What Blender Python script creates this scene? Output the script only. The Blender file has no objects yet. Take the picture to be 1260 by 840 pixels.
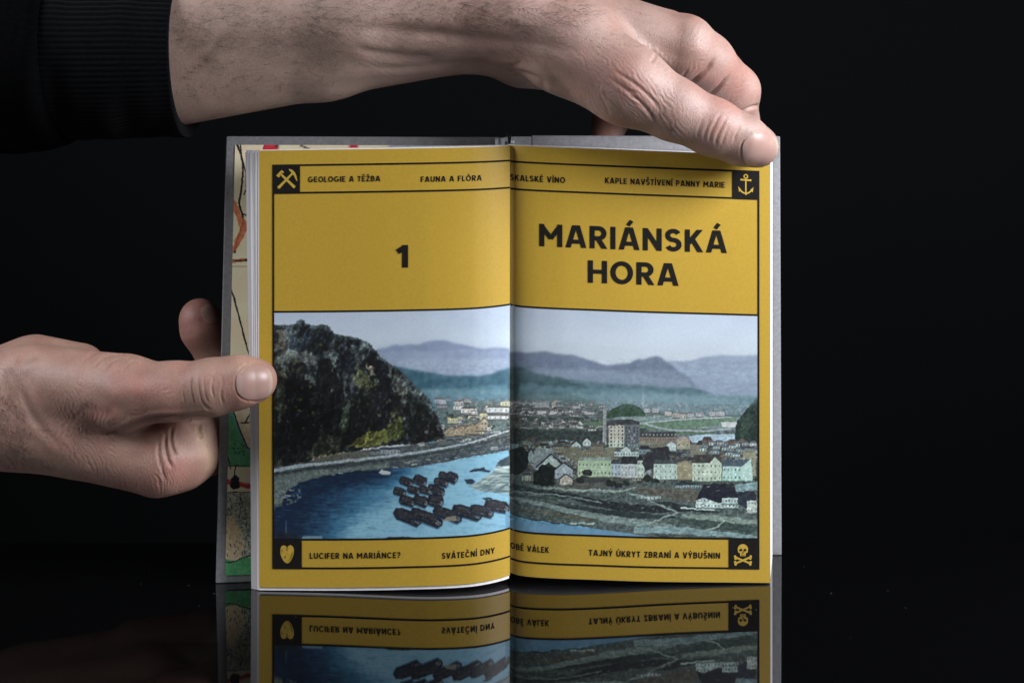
import bpy, bmesh, math, random
import numpy as np
from mathutils import Vector
scene = bpy.context.scene

# ------------------------------------------------------------------ camera
# all lengths below are written in centimetres and multiplied by S
S = 0.01
FPX, CX, HY, CD, CH = 1530.0, 630.0, 109.0, 45.0, 17.9
cam_data = bpy.data.cameras.new('camera')
cam_data.sensor_fit = 'HORIZONTAL'
cam_data.sensor_width = 36.0
cam_data.lens = 36.0 * FPX / 1260.0
cam_data.shift_x = 0.0
cam_data.shift_y = -(420.0 - HY) / 1260.0
cam_data.clip_start = 0.01
cam_data.clip_end = 50.0
cam_data.dof.use_dof = True
cam_data.dof.focus_distance = 0.448
cam_data.dof.aperture_fstop = 11.0
cam = bpy.data.objects.new('camera', cam_data)
cam.location = (0, -CD * S, CH * S)
cam.rotation_euler = (math.radians(90), 0, 0)
scene.collection.objects.link(cam)
scene.camera = cam

# ------------------------------------------------------------------ world and light
world = bpy.data.worlds.new('World')
scene.world = world
world.use_nodes = True
world.node_tree.nodes['Background'].inputs[0].default_value = (0.75, 0.85, 1.0, 1)
world.node_tree.nodes['Background'].inputs[1].default_value = 0.006


def softbox(name, loc, target, sx, sy, power, colour):
    d = bpy.data.lights.new(name, 'AREA')
    d.shape = 'RECTANGLE'
    d.size, d.size_y = sx * S, sy * S
    d.energy = power
    d.color = colour
    o = bpy.data.objects.new(name, d)
    o.location = [c * S for c in loc]
    v = Vector(target) - Vector(loc)
    o.rotation_euler = v.to_track_quat('-Z', 'Y').to_euler()
    scene.collection.objects.link(o)
    return o


softbox('softbox_key', (38, -17, 32), (0, 0, 9), 22, 22, 5.1, (1.0, 0.99, 1.05))
softbox('softbox_fill', (-46, -15, 34), (-6, 0, 9), 20, 20, 2.05, (0.99, 0.99, 1.05))

scene.view_settings.view_transform = 'Standard'
scene.view_settings.look = 'None'
scene.view_settings.exposure = 0.0
scene.view_settings.gamma = 1.0
scene.cycles.use_denoising = True
scene.cycles.max_bounces = 8
scene.cycles.sample_clamp_indirect = 4.0


# ------------------------------------------------------------------ helpers
def P(px, py, y):
    """world point (cm) seen at that place of the picture, y cm behind the book's front"""
    k = (CD + y) / FPX
    return np.array([(px - CX) * k, y, CH - (py - HY) * k])


def XX(px, y):
    return (px - CX) * (CD + y) / FPX


def smooth01(t):
    t = np.clip(t, 0, 1)
    return t * t * (3 - 2 * t)


def srgb2lin(c):
    c = np.asarray(c, float)
    return np.where(c <= 0.04045, c / 12.92, ((c + 0.055) / 1.055) ** 2.4)


def lin(r, g, b):
    return tuple(srgb2lin(np.array([r, g, b]) / 255.0)) + (1.0,)


def mesh_obj(name, verts, faces, mat=None, parent=None, smooth=False, colors=None):
    me = bpy.data.meshes.new(name)
    verts = np.asarray(verts, float) * S
    if isinstance(faces, np.ndarray):
        nf, k = faces.shape
        me.vertices.add(len(verts))
        me.vertices.foreach_set('co', verts.astype(np.float32).ravel())
        me.loops.add(nf * k)
        me.loops.foreach_set('vertex_index', faces.astype(np.int32).ravel())
        me.polygons.add(nf)
        me.polygons.foreach_set('loop_start', np.arange(0, nf * k, k, dtype=np.int32))
        me.polygons.foreach_set('loop_total', np.full(nf, k, dtype=np.int32))
        me.update(calc_edges=True)
        me.validate()
    else:
        me.from_pydata([tuple(v) for v in verts], [], faces)
        me.update()
    if colors is not None:
        at = me.color_attributes.new('tint', 'FLOAT_COLOR', 'POINT')
        c4 = np.ones((len(verts), 4), np.float32)
        c4[:, :3] = colors
        at.data.foreach_set('color', c4.ravel())
    if smooth:
        me.polygons.foreach_set('use_smooth', np.ones(len(me.polygons), dtype=bool))
    if mat:
        me.materials.append(mat)
    o = bpy.data.objects.new(name, me)
    scene.collection.objects.link(o)
    if parent is not None:
        o.parent = parent
    return o


def fix_normals(o):
    bm = bmesh.new()
    bm.from_mesh(o.data)
    bmesh.ops.recalc_face_normals(bm, faces=bm.faces[:])
    bm.to_mesh(o.data)
    bm.free()
    return o


def empty(name, label, cat, loc=(0, 0, 0)):
    o = bpy.data.objects.new(name, None)
    o.empty_display_size = 0.02
    o.location = [c * S for c in loc]
    scene.collection.objects.link(o)
    o['label'] = label
    o['category'] = cat
    return o


def material(name, rough=0.6, spec=0.5, color=(0.5, 0.5, 0.5, 1)):
    m = bpy.data.materials.new(name)
    m.use_nodes = True
    nt = m.node_tree
    b = nt.nodes['Principled BSDF']
    b.inputs['Base Color'].default_value = color
    b.inputs['Roughness'].default_value = rough
    b.inputs['Specular IOR Level'].default_value = spec
    return m, nt, b


def nd(nt, kind, **kw):
    n = nt.nodes.new(kind)
    for k, v in kw.items():
        if k in n.inputs:
            n.inputs[k].default_value = v
        else:
            setattr(n, k, v)
    return n


def noise_tint(nt, b, c0, c1, scale, detail=4, stretch=(1, 1, 1), bump=0.0, bscale=None, bdist=0.0002, src=None):
    """procedural colour between c0 and c1 from a noise, with an optional bump"""
    tc = nd(nt, 'ShaderNodeTexCoord')
    mp = nd(nt, 'ShaderNodeMapping')
    mp.inputs['Scale'].default_value = stretch
    nt.links.new(tc.outputs['Object'], mp.inputs['Vector'])
    n = nd(nt, 'ShaderNodeTexNoise', Scale=scale, Detail=detail)
    nt.links.new(mp.outputs['Vector'], n.inputs['Vector'])
    r = nd(nt, 'ShaderNodeValToRGB')
    r.color_ramp.elements[0].color, r.color_ramp.elements[1].color = c0, c1
    r.color_ramp.elements[0].position, r.color_ramp.elements[1].position = 0.3, 0.7
    nt.links.new(n.outputs['Fac'], r.inputs['Fac'])
    nt.links.new(r.outputs['Color'], b.inputs['Base Color'])
    if bump:
        n2 = nd(nt, 'ShaderNodeTexNoise', Scale=bscale or scale, Detail=3.0)
        nt.links.new(mp.outputs['Vector'], n2.inputs['Vector'])
        bp = nd(nt, 'ShaderNodeBump', Strength=bump, Distance=bdist)
        nt.links.new(n2.outputs['Fac'], bp.inputs['Height'])
        nt.links.new(bp.outputs['Normal'], b.inputs['Normal'])
    return r


def tint_material(name, rough, spec, bump=0.0, bscale=4000, bdist=0.0001):
    """colour printed on the surface (attribute 'tint') with paper grain"""
    m, nt, b = material(name, rough, spec)
    a = nd(nt, 'ShaderNodeAttribute', attribute_name='tint')
    tc = nd(nt, 'ShaderNodeTexCoord')
    n = nd(nt, 'ShaderNodeTexNoise', Scale=1400.0, Detail=3.0)
    nt.links.new(tc.outputs['Object'], n.inputs['Vector'])
    mr = nd(nt, 'ShaderNodeMapRange')
    mr.inputs['To Min'].default_value, mr.inputs['To Max'].default_value = 0.95, 1.05
    nt.links.new(n.outputs['Fac'], mr.inputs['Value'])
    mx = nd(nt, 'ShaderNodeMix', data_type='RGBA', blend_type='MULTIPLY')
    mx.inputs[0].default_value = 1.0
    nt.links.new(a.outputs['Color'], mx.inputs[6])
    nt.links.new(mr.outputs['Result'], mx.inputs[7])
    nt.links.new(mx.outputs[2], b.inputs['Base Color'])
    if bump:
        bp = nd(nt, 'ShaderNodeBump', Strength=bump, Distance=bdist)
        n2 = nd(nt, 'ShaderNodeTexNoise', Scale=bscale, Detail=3.0)
        nt.links.new(tc.outputs['Object'], n2.inputs['Vector'])
        nt.links.new(n2.outputs['Fac'], bp.inputs['Height'])
        nt.links.new(bp.outputs['Normal'], b.inputs['Normal'])
    return m


# ------------------------------------------------------------------ setting: table and backdrop
m_table, nt, b = material('black_glass', 0.03, 0.5, (0.0012, 0.0012, 0.0014, 1))
b.inputs['IOR'].default_value = 2.3
tc = nd(nt, 'ShaderNodeTexCoord')
n = nd(nt, 'ShaderNodeTexNoise', Scale=60.0, Detail=5.0)
nt.links.new(tc.outputs['Object'], n.inputs['Vector'])
mr = nd(nt, 'ShaderNodeMapRange')
mr.inputs['To Min'].default_value, mr.inputs['To Max'].default_value = 0.012, 0.05
nt.links.new(n.outputs['Fac'], mr.inputs['Value'])
nt.links.new(mr.outputs['Result'], b.inputs['Roughness'])


def table():
    # slab with a small bevel; its back edge runs just behind the book
    bm = bmesh.new()
    pts = [(-70, -30), (70, -30), (70, 4.25), (-70, 4.0)]
    vs = [bm.verts.new((x, y, 0)) for x, y in pts]
    f = bm.faces.new(vs)
    r = bmesh.ops.extrude_face_region(bm, geom=[f])
    for v in r['geom']:
        if isinstance(v, bmesh.types.BMVert):
            v.co.z = -0.6
    bmesh.ops.recalc_face_normals(bm, faces=bm.faces[:])
    bmesh.ops.bevel(bm, geom=bm.edges[:], offset=0.06, segments=2, affect='EDGES')
    V = [v.co[:] for v in bm.verts]
    bm.verts.index_update()
    F = [[v.index for v in f.verts] for f in bm.faces]
    bm.free()
    o = mesh_obj('tabletop', V, F, m_table)
    o['kind'] = 'structure'
    return o


table()

m_cloth, nt, b = material('black_cloth', 0.95, 0.1)
noise_tint(nt, b, (0.0005, 0.0009, 0.0010, 1), (0.0008, 0.0013, 0.0015, 1), 900, 3, bump=0.4, bscale=1500)


def backdrop():
    nx, nz = 140, 40
    V, F = [], []
    for j in range(nz + 1):
        for i in range(nx + 1):
            x = -110 + 220 * i / nx
            z = -45 + 150 * j / nz
            y = 34 + 0.5 * math.sin(x * 0.11 + z * 0.02) + 0.25 * math.sin(x * 0.31 + 1.3)
            V.append((x, y, z))
    for j in range(nz):
        for i in range(nx):
            a = j * (nx + 1) + i
            F.append((a, a + 1, a + nx + 2, a + nx + 1))
    o = mesh_obj('backdrop', V, F, m_cloth, smooth=True)
    o['kind'] = 'structure'
    return o


backdrop()


def dust():
    """a few specks of dust on the glossy surface"""
    q = random.Random(12)
    V, F = [], []
    for i in range(70):
        x, y = q.uniform(-14, 14), q.uniform(-6, 3.6)
        r = q.choice((.006, .008, .011, .016)) * q.uniform(.7, 1.2)
        a = len(V)
        t_ = q.uniform(0, 3.1)
        for k in range(5):
            e = r * q.uniform(.6, 1.5)
            V.append((x + e * math.cos(t_ + k * 1.2566), y + e * math.sin(t_ + k * 1.2566), .002))
        V.append((x, y, .002 + r * .8))
        F += [(a + k, a + (k + 1) % 5, a + 5) for k in range(5)]
    m, nt_, b_ = material('dust_specks', 0.9, 0.1, (0.16, 0.165, 0.17, 1))
    o = mesh_obj('dust', V, F, m)
    o['kind'] = 'stuff'
    return o


dust()

# ------------------------------------------------------------------ printed picture (painted as an array, sampled by the page mesh)
PX0, PY0, PSC = 330.0, 368.0, 2
PW, PH = 1224, 604
rng = np.random.RandomState(7)
gy, gx = np.mgrid[0:PH, 0:PW]
GX = PX0 + (gx + 0.5) / PSC
GY = PY0 + (gy + 0.5) / PSC


def vnoise(h, w, cx, cy, seed):
    r = np.random.RandomState(seed)
    ny, nx = int(h / cy) + 3, int(w / cx) + 3
    L = r.rand(ny, nx)
    yy = np.arange(h) / cy
    xx = np.arange(w) / cx
    y0, x0 = yy.astype(int), xx.astype(int)
    fy, fx = smooth01(yy - y0)[:, None], smooth01(xx - x0)[None, :]
    a, b_ = L[y0][:, x0], L[y0][:, x0 + 1]
    c, d = L[y0 + 1][:, x0], L[y0 + 1][:, x0 + 1]
    return (a * (1 - fx) + b_ * fx) * (1 - fy) + (c * (1 - fx) + d * fx) * fy


def fbm(cx, cy, seed, octv=5, h=PH, w=PW):
    out, amp, tot = np.zeros((h, w)), 1.0, 0.0
    for o_ in range(octv):
        if cx < 1.2 or cy < 1.2:
            break
        out += amp * vnoise(h, w, cx, cy, seed + o_ * 13)
        tot += amp
        amp *= 0.55
        cx, cy = cx / 2, cy / 2
    return out / tot


C = np.zeros((PH, PW, 3))


def mask_poly(pts, jit=0.0, seed=0):
    """even-odd inside mask of a polygon in photo pixels; jit roughens its outline"""
    pts = np.asarray(pts, float)
    pad = 3 + jit
    x0 = int(max(0, (pts[:, 0].min() - pad - PX0) * PSC)); x1 = int(min(PW, (pts[:, 0].max() + pad - PX0) * PSC + 2))
    y0 = int(max(0, (pts[:, 1].min() - pad - PY0) * PSC)); y1 = int(min(PH, (pts[:, 1].max() + pad - PY0) * PSC + 2))
    if x1 <= x0 or y1 <= y0:
        return None
    X, Y = GX[y0:y1, x0:x1], GY[y0:y1, x0:x1]
    if jit:
        X = X + (fbm(14, 14, 300 + seed, 4, y1 - y0, x1 - x0) - 0.5) * 2 * jit
        Y = Y + (fbm(12, 12, 400 + seed, 4, y1 - y0, x1 - x0) - 0.5) * 2 * jit
    ins = np.zeros(X.shape, bool)
    n_ = len(pts)
    for i in range(n_):
        ax, ay = pts[i]; bx, by = pts[(i + 1) % n_]
        if ay == by:
            continue
        c = (ay > Y) != (by > Y)
        ins ^= c & (X < (bx - ax) * (Y - ay) / (by - ay) + ax)
    return (slice(y0, y1), slice(x0, x1)), ins


def poly(pts, col, jit=0.0, var=0.0, a=1.0, seed=0, cell=6):
    r = mask_poly(pts, jit, seed)
    if r is None:
        return
    sl, m = r
    c = np.array(col, float) / 255
    if var:
        nz = (fbm(cell, cell, 900 + seed, 3, *m.shape) - 0.5) * 2 * var / 255
        cc = c[None, None, :] + nz[..., None]
    else:
        cc = np.broadcast_to(c, m.shape + (3,))
    w = (m * a)[..., None]
    C[sl] = C[sl] * (1 - w) + cc * w


def line(pts, width, col, a=1.0, jit=0.0, seed=0, var=0.0):
    pts = np.asarray(pts, float)
    d = np.gradient(pts, axis=0)
    nrm = np.stack([-d[:, 1], d[:, 0]], 1)
    nrm /= np.linalg.norm(nrm, axis=1)[:, None] + 1e-9
    w = np.broadcast_to(np.asarray(width, float), (len(pts),))[:, None] / 2
    poly(np.vstack([pts + nrm * w, (pts - nrm * w)[::-1]]), col, jit, var, a, seed)


def rect(x0, y0, x1, y1, col, **k):
    poly([(x0, y0), (x1, y0), (x1, y1), (x0, y1)], col, **k)


def house(x0, y0, x1, y1, wall, roof, rh, rows=2, cols=4, gable=False, win=(60, 62, 70), skew=0.0):
    """a small building of the old picture: wall, roof and its windows"""
    rect(x0, y0, x1, y1, wall, var=14, seed=int(x0 * 7 + y0))
    if gable:
        poly([(x0, y0 + .3), ((x0 + x1) / 2, y0 - rh), (x1, y0 + .3)], wall, var=10)
        line([(x0 - 1, y0 + .8), ((x0 + x1) / 2, y0 - rh - .6)], 1.6, roof)
        line([((x0 + x1) / 2, y0 - rh - .6), (x1 + 1, y0 + .8)], 1.6, roof)
    else:
        poly([(x0 - .6, y0 + .4), (x0 + 2.2 + skew, y0 - rh), (x1 - 2.2 + skew, y0 - rh), (x1 + .6, y0 + .4)], roof, var=16, seed=int(x0 * 3))
    for r_ in range(rows):
        for c_ in range(cols):
            wx = x0 + (c_ + 0.5) * (x1 - x0) / cols
            wy = y0 + (r_ + 0.5) * (y1 - y0) / rows
            rect(wx - .65, wy - 1.1, wx + .65, wy + 1.1, win, a=0.85)
    # shaded foot
    rect(x0, y1 - .8, x1, y1 + .8, (60, 64, 66), a=0.5)


# sky
t = np.clip((GY - 378) / 62, 0, 1)[..., None]
C[:] = np.array([176, 188, 212]) / 255 * (1 - t) + np.array([196, 207, 224]) / 255 * t
C += ((fbm(90, 60, 5) - 0.5) * 0.05)[..., None]
C += np.where(GX > 627, 0.012, 0)[..., None] * np.array([1, .6, .1])
# far mountains
far = [(455, 433), (467, 429), (483, 425), (500, 423.5), (518, 423), (528, 419.5), (537, 418), (547, 419), (560, 422.5), (577, 425), (588, 428.5), (597, 428.5), (610, 427), (627, 429)]
poly(far + [(627, 545), (455, 545)], (134, 148, 182), 0.6, 10, seed=1, cell=16)
poly([(455, 434), (500, 430.5), (540, 432), (575, 429), (600, 433), (627, 431), (627, 545), (455, 545)], (150, 164, 196), 1.6, 14, seed=2, cell=14)
poly([(480, 446), (540, 441), (580, 446), (627, 440), (627, 545), (480, 545)], (160, 175, 204), 2.2, 14, a=.7, seed=3, cell=12)
poly([(627, 433), (650, 433.5), (672, 431.8), (690, 436), (703, 436.5), (722, 442), (742, 448), (757, 448.5), (772, 446.5), (933, 446), (933, 545), (627, 545)], (116, 130, 158), 0.6, 12, seed=4, cell=12)
poly([(820, 445), (850, 444), (868, 438.5), (885, 436.5), (910, 437.5), (940, 436), (940, 545), (820, 545)], (146, 161, 188), 0.6, 10, seed=5, cell=14)
poly([(757, 450), (775, 446.5), (787, 441), (793, 442), (800, 439.5), (808, 438), (814, 440), (822, 446.5), (835, 455), (848, 464), (862, 478), (800, 490), (740, 475)], (110, 124, 150), 0.7, 14, seed=6, cell=10)
poly([(620, 455), (700, 452), (760, 456), (800, 462), (850, 470), (940, 470), (940, 545), (620, 545)], (136, 152, 178), 4.0, 14, a=.55, seed=7, cell=16)
# wooded hills
poly([(484, 450), (500, 453.5), (520, 456), (540, 460.5), (560, 462.5), (585, 463), (603, 460.5), (615, 456), (627, 452), (627, 545), (484, 545)], (62, 104, 126), 1.4, 26, seed=8, cell=9)
poly([(500, 480), (540, 478), (580, 476), (627, 472), (627, 545), (500, 545)], (92, 138, 158), 3.5, 26, a=.75, seed=9, cell=8)
poly([(627, 451), (640, 451.5), (652, 455), (662, 459), (678, 462.5), (700, 466), (722, 469), (750, 471.5), (790, 473), (815, 476), (848, 477), (866, 479.5), (880, 485), (905, 487), (940, 487), (940, 545), (620, 545)], (84, 116, 130), 1.2, 22, seed=10, cell=8)
poly([(627, 452), (650, 456), (680, 464), (720, 474), (750, 490), (700, 505), (627, 500)], (50, 80, 88), 3, 24, a=.8, seed=11, cell=8)
poly([(640, 472), (700, 476), (780, 480), (850, 488), (940, 494), (940, 525), (640, 510)], (112, 146, 162), 4, 22, a=.7, seed=12, cell=9)
poly([(640, 484), (690, 484), (730, 492), (740, 500), (640, 500)], (62, 92, 92), 3, 26, a=.7, seed=13, cell=7)
# scattered light houses on the hills
r2 = np.random.RandomState(3)
for i in range(120):
    x = r2.uniform(500, 925); y = r2.uniform(478, 497) + (4 if x > 640 else 0)
    w_, h_ = r2.uniform(.7, 2.0), r2.uniform(.6, 1.2)
    rect(x - w_, y - h_, x + w_, y + h_, (150 + r2.randint(50), 165 + r2.randint(30), 182), a=.55)
# valley floor left: distant town
poly([(536, 498), (627, 492), (627, 550), (536, 550)], (96, 118, 122), 2, 34, seed=14, cell=5)
cols = [(205, 205, 205), (196, 198, 208), (200, 198, 150), (176, 160, 150), (214, 208, 200), (150, 150, 160)]
for i in range(46):
    x = r2.uniform(536, 625); y = r2.uniform(493, 533)
    if y > 527 - (x - 560) * .05 and r2.rand() < .3: continue
    w_, h_ = r2.uniform(2.5, 6.5), r2.uniform(2.0, 4.2)
    house(x - w_, y - h_ + 1, x + w_, y + h_, cols[r2.randint(6)], (88, 84, 92) if r2.rand() < .6 else (120, 104, 96), r2.uniform(1.2, 2.4), 1, r2.randint(2, 4), win=(110, 112, 118))
for (x0, y0, x1, y1, c) in [(599, 501, 626, 508, (196, 200, 206)), (600, 511, 626, 516, (206, 208, 212)), (590, 508, 599, 518, (206, 200, 140)), (551, 513, 563, 521, (206, 202, 150)), (571, 490, 578, 495, (200, 204, 210)), (534, 491, 541, 496, (196, 200, 212)), (549, 490, 556, 494, (190, 196, 206))]:
    house(x0, y0, x1, y1, c, (96, 92, 98), 2.2, 1, 4, win=(120, 124, 130))
for i in range(40):
    x, y = r2.uniform(536, 627), r2.uniform(505, 540)
    poly([(x + r2.uniform(1, 3.2) * math.cos(k), y + r2.uniform(.8, 2.2) * math.sin(k)) for k in np.arange(0, 6.2, .8)], (46, 70, 66) if r2.rand() < .7 else (90, 120, 70), .8, 16, seed=i)
# brown sheds by the railway
for (x, y, s_) in [(556, 531, 8), (568, 530, 9), (581, 528, 9), (592, 524, 8)]:
    house(x - s_, y - 2, x + s_, y + 6, (168, 144, 110), (104, 96, 92), 5, 1, 3, gable=True)
house(591, 518, 600, 530, (176, 158, 128), (92, 84, 84), 4, 2, 2, gable=True)
# ground under the town, slope to the river
poly([(336, 600), (336, 573), (400, 560), (470, 551), (530, 545), (580, 537), (627, 526), (627, 572), (336, 640)], (78, 90, 94), 1.2, 34, seed=15, cell=6)
# cliff
cl = [(330, 399.5), (352, 400), (364, 399), (366, 395), (370, 393), (374, 395), (376, 398.5), (388, 400.5), (392, 400), (396, 399), (402, 400), (406, 403), (409, 408), (411, 411), (424, 413), (440, 416), (450, 420), (456, 424), (460, 430), (465, 434), (468, 439), (480, 448), (490, 454), (501, 464), (512, 476), (522, 485), (529, 493), (536, 506), (541, 517), (545, 530), (548, 541), (520, 545), (470, 549), (430, 556), (400, 562), (370, 570), (330, 575)]
sl, m = mask_poly(cl, 1.1, 21)
X, Y = GX[sl], GY[sl]
sh = m.shape
n1 = fbm(26, 60, 50, 6, *sh)
n2 = fbm(10, 16, 60, 5, *sh)
n3 = fbm(44, 44, 70, 5, *sh)
n4 = fbm(5, 7, 80, 3, *sh)
edge_y = np.interp(X, [p[0] for p in cl[:31]], [p[1] for p in cl[:31]])
dep = np.clip((Y - edge_y) / 80, 0, 1)
rock = np.stack([86 + 0 * X, 104 + 0 * X, 116 + 0 * X], -1) / 255
dark = np.array([13, 19, 26]) / 255
green = np.array([70, 84, 44]) / 255
blue = np.array([48, 66, 84]) / 255
k1 = smooth01((n1 * .55 + n2 * .45 - .36) / .26 - dep * .55)[..., None]
base = dark * (1 - k1) + (blue * .55 + rock * .45) * k1
k2 = smooth01((n2 * .6 + n4 * .4 - .5) / .2)[..., None]
base = base * (1 - .55 * k2) + rock * .55 * k2 * (1 - dep * .75)[..., None] + base * (.55 * k2) * (dep * .75)[..., None]
k3 = (smooth01((n3 * .5 + n2 * .5 - .48) / .18) * smooth01((dep - .25) / .3))[..., None]
base = base * (1 - .32 * k3) + green * .32 * k3
base *= (0.72 + .56 * n4)[..., None]
mm = m[..., None]
C[sl] = np.where(mm, base, C[sl])
for i, (pts, c, a) in enumerate([
    ([(350, 466), (364, 458), (380, 470), (392, 480), (394, 540), (350, 552), (345, 500)], (9, 13, 18), .85),
    ([(338, 505), (392, 500), (440, 505), (470, 540), (400, 552), (338, 562)], (10, 15, 19), .75),
    ([(389, 450), (400, 440), (412, 452), (421, 472), (422, 498), (405, 520), (392, 505), (388, 470)], (10, 14, 20), .85),
    ([(421, 421), (430, 428), (438, 446), (438, 464), (424, 460), (416, 440)], (15, 21, 36), .8),
    ([(462, 440), (474, 446), (480, 468), (482, 500), (478, 530), (460, 530), (455, 486), (464, 470)], (12, 16, 26), .85),
    ([(430, 486), (452, 484), (462, 510), (460, 538), (436, 540)], (12, 18, 20), .75),
    ([(500, 480), (516, 486), (530, 505), (542, 535), (520, 543), (500, 538)], (12, 18, 20), .75),
    ([(354, 412), (378, 408), (384, 424), (372, 434), (356, 428)], (28, 42, 62), .7),
    ([(382, 402), (390, 404), (392, 426), (385, 436)], (14, 22, 32), .7)]):
    poly(pts, c, 4.0, 8, a, seed=30 + i)
for i, (pts, c, a) in enumerate([
    ([(342, 432), (360, 431), (386, 436), (388, 444), (360, 446), (344, 441)], (92, 108, 118), .6),
    ([(340, 408), (348, 406), (352, 430), (342, 428)], (104, 110, 106), .6),
    ([(452, 449), (456, 450), (460, 461), (456, 463)], (150, 150, 150), .8),
    ([(433, 466), (440, 455), (454, 462), (460, 476), (444, 480)], (84, 98, 70), .55),
    ([(420, 500), (428, 492), (431, 510), (424, 532), (418, 520)], (66, 92, 84), .6),
    ([(430, 548), (440, 536), (458, 530), (476, 530), (480, 544), (450, 550)], (104, 116, 58), .75),
    ([(478, 520), (492, 512), (500, 536), (480, 544)], (78, 92, 44), .6),
    ([(338, 470), (348, 462), (352, 500), (342, 520)], (52, 66, 58), .5),
    ([(484, 455), (498, 470), (504, 486), (494, 492), (484, 476)], (96, 108, 112), .5),
    ([(396, 528), (420, 540), (416, 556), (380, 560)], (46, 58, 50), .6)]):
    poly(pts, c, 4.0, 26, a, seed=50 + i)
for i in range(70):   # bushes and rock flecks
    x = r2.uniform(340, 540); y = np.interp(x, [336, 410, 470, 545], [402, 412, 442, 530]) + r2.uniform(4, 120)
    if y > 548 - (x - 430) * .05: continue
    c = [(92, 104, 60), (70, 90, 62), (112, 122, 126), (60, 80, 92)][r2.randint(4)]
    poly([(x + r2.uniform(.6, 2.6) * math.cos(k), y + r2.uniform(.6, 3.2) * math.sin(k)) for k in np.arange(0, 6.2, .9)], c, 1.0, 20, .6, seed=i)
poly([(365, 399), (365.5, 395), (370, 392.5), (374, 394.5), (375.5, 399)], (58, 74, 84), 1.0, 20, .6, seed=3)
for x in np.arange(338, 545, 3.2):   # trees along the rim
    y = np.interp(x, [p[0] for p in cl[:31]], [p[1] for p in cl[:31]])
    poly([(x + 2.0 * math.cos(k), y + 1 + 1.8 * math.sin(k)) for k in np.arange(0, 6.2, .8)], (52, 72, 84), 1.0, 16, .8, seed=int(x))
# railway buildings and road
house(466, 553, 492, 559, (150, 160, 168), (64, 74, 86), 3.2, 1, 7)
house(456, 555, 468, 560, (130, 140, 146), (70, 80, 88), 2.5, 1, 3)
for i in range(26):
    x = r2.uniform(500, 622); y = np.interp(x, [500, 560, 622], [549, 541, 529]) + r2.uniform(-2, 3)
    rect(x - 4, y - 1.3, x + 4, y + 1.2, [(60, 66, 76), (96, 98, 100), (176, 182, 186)][r2.randint(3)], a=.8)
poly([(382, 562), (420, 556), (455, 553), (455, 565), (384, 572)], (98, 100, 92), 2, 24, .9, seed=70)
line([(336, 578.5), (360, 574), (385, 571), (420, 567.5), (470, 562), (520, 555.5), (560, 548.5), (595, 539.5), (627, 529)], [4.2, 4, 3.4, 3.4, 3.2, 2.8, 2.4, 2, 1.8], (168, 182, 194), var=14)
line([(336, 583), (385, 576), (440, 570), (500, 563), (560, 553), (627, 536)], [2.5, 2.5, 2.2, 2, 1.8, 1.5], (54, 62, 68), var=18, jit=.6)
poly([(336, 586), (385, 579), (440, 573.5), (480, 569), (478, 575), (440, 578), (400, 584), (370, 592), (352, 602), (346, 618), (336, 622)], (104, 118, 118), 1.6, 30, seed=71, cell=5)
poly([(480, 569), (520, 564), (560, 556), (627, 541), (627, 553), (580, 561), (545, 568), (515, 573), (480, 576)], (70, 82, 90), 1.4, 36, seed=72, cell=5)
for i in range(30):
    x = r2.uniform(480, 626); y = np.interp(x, [480, 545, 626], [573, 564, 549]) + r2.uniform(-3, 3)
    rect(x - r2.uniform(1, 5), y - .6, x + r2.uniform(1, 5), y + .8, [(40, 48, 62), (150, 160, 166), (104, 112, 116)][r2.randint(3)], a=.75)
# river
wat = [(336, 640), (338, 624), (347, 622), (352, 604), (370, 593.5), (400, 585), (440, 579), (480, 576.5), (515, 574), (545, 568.5), (580, 561.5), (630, 553), (630, 670), (336, 670)]
sl, m = mask_poly(wat, .8, 23)
X, Y = GX[sl], GY[sl]
kx = smooth01((X - 372 + (Y - 600) * .62) / 170)
kx = np.clip(kx + .45 * smooth01((Y - 612) / 46) * smooth01((X - 385) / 80), 0, 1)
near = smooth01((574 + 34 - Y) / 30) * smooth01((530 - X) / 60)
kx = np.clip(kx - .5 * near, 0, 1)
nw = fbm(22, 3.2, 90, 4, *m.shape)
nw2 = fbm(8, 8, 95, 4, *m.shape)
kx = np.clip(kx + (nw - .5) * .34 + (nw2 - .5) * .22, 0, 1)[..., None]
c0, c1, c2 = np.array([16, 38, 70]) / 255, np.array([54, 116, 158]) / 255, np.array([138, 194, 224]) / 255
wc = np.where(kx < .5, c0 + (c1 - c0) * kx * 2, c1 + (c2 - c1) * (kx * 2 - 1))
C[sl] = np.where(m[..., None], wc, C[sl])
for i in range(90):   # ripples and reflected flecks in the dark water
    x, y = r2.uniform(340, 480), r2.uniform(592, 662)
    w_ = r2.uniform(1, 6)
    rect(x - w_, y - .35, x + w_, y + .35, (70, 110, 140) if r2.rand() < .5 else (8, 22, 44), a=.45)
for i in range(34):
    x, y = r2.uniform(338, 372), r2.uniform(596, 622)
    poly([(x + r2.uniform(.6, 2.4) * math.cos(k), y + r2.uniform(.4, 1.5) * math.sin(k)) for k in np.arange(0, 6.2, .9)], [(130, 148, 150), (34, 52, 66), (80, 98, 100)][r2.randint(3)], .6, 20, .8, seed=i)
for (x, y, w_) in [(349, 612, 3), (359, 603, 2.5), (354, 610, 4), (419, 582, 3), (410, 584, 2)]:
    rect(x - w_, y - .8, x + w_, y + .7, (178, 194, 198), a=.8, jit=.6)
poly([(372, 659.5), (396, 658.5), (397, 663), (371, 663.5)], (128, 166, 190), .6, 10, .85)
poly([(338, 654), (352, 652), (362, 658), (372, 663), (338, 665)], (26, 38, 52), 1.5, 26, .8)
line([(352, 640), (352, 655)], .9, (90, 130, 156), .8)
poly([(466, 581), (470, 577.5), (476, 579), (481, 580.5), (480, 583), (472, 584)], (216, 224, 228), .6, 10, .9)
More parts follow.
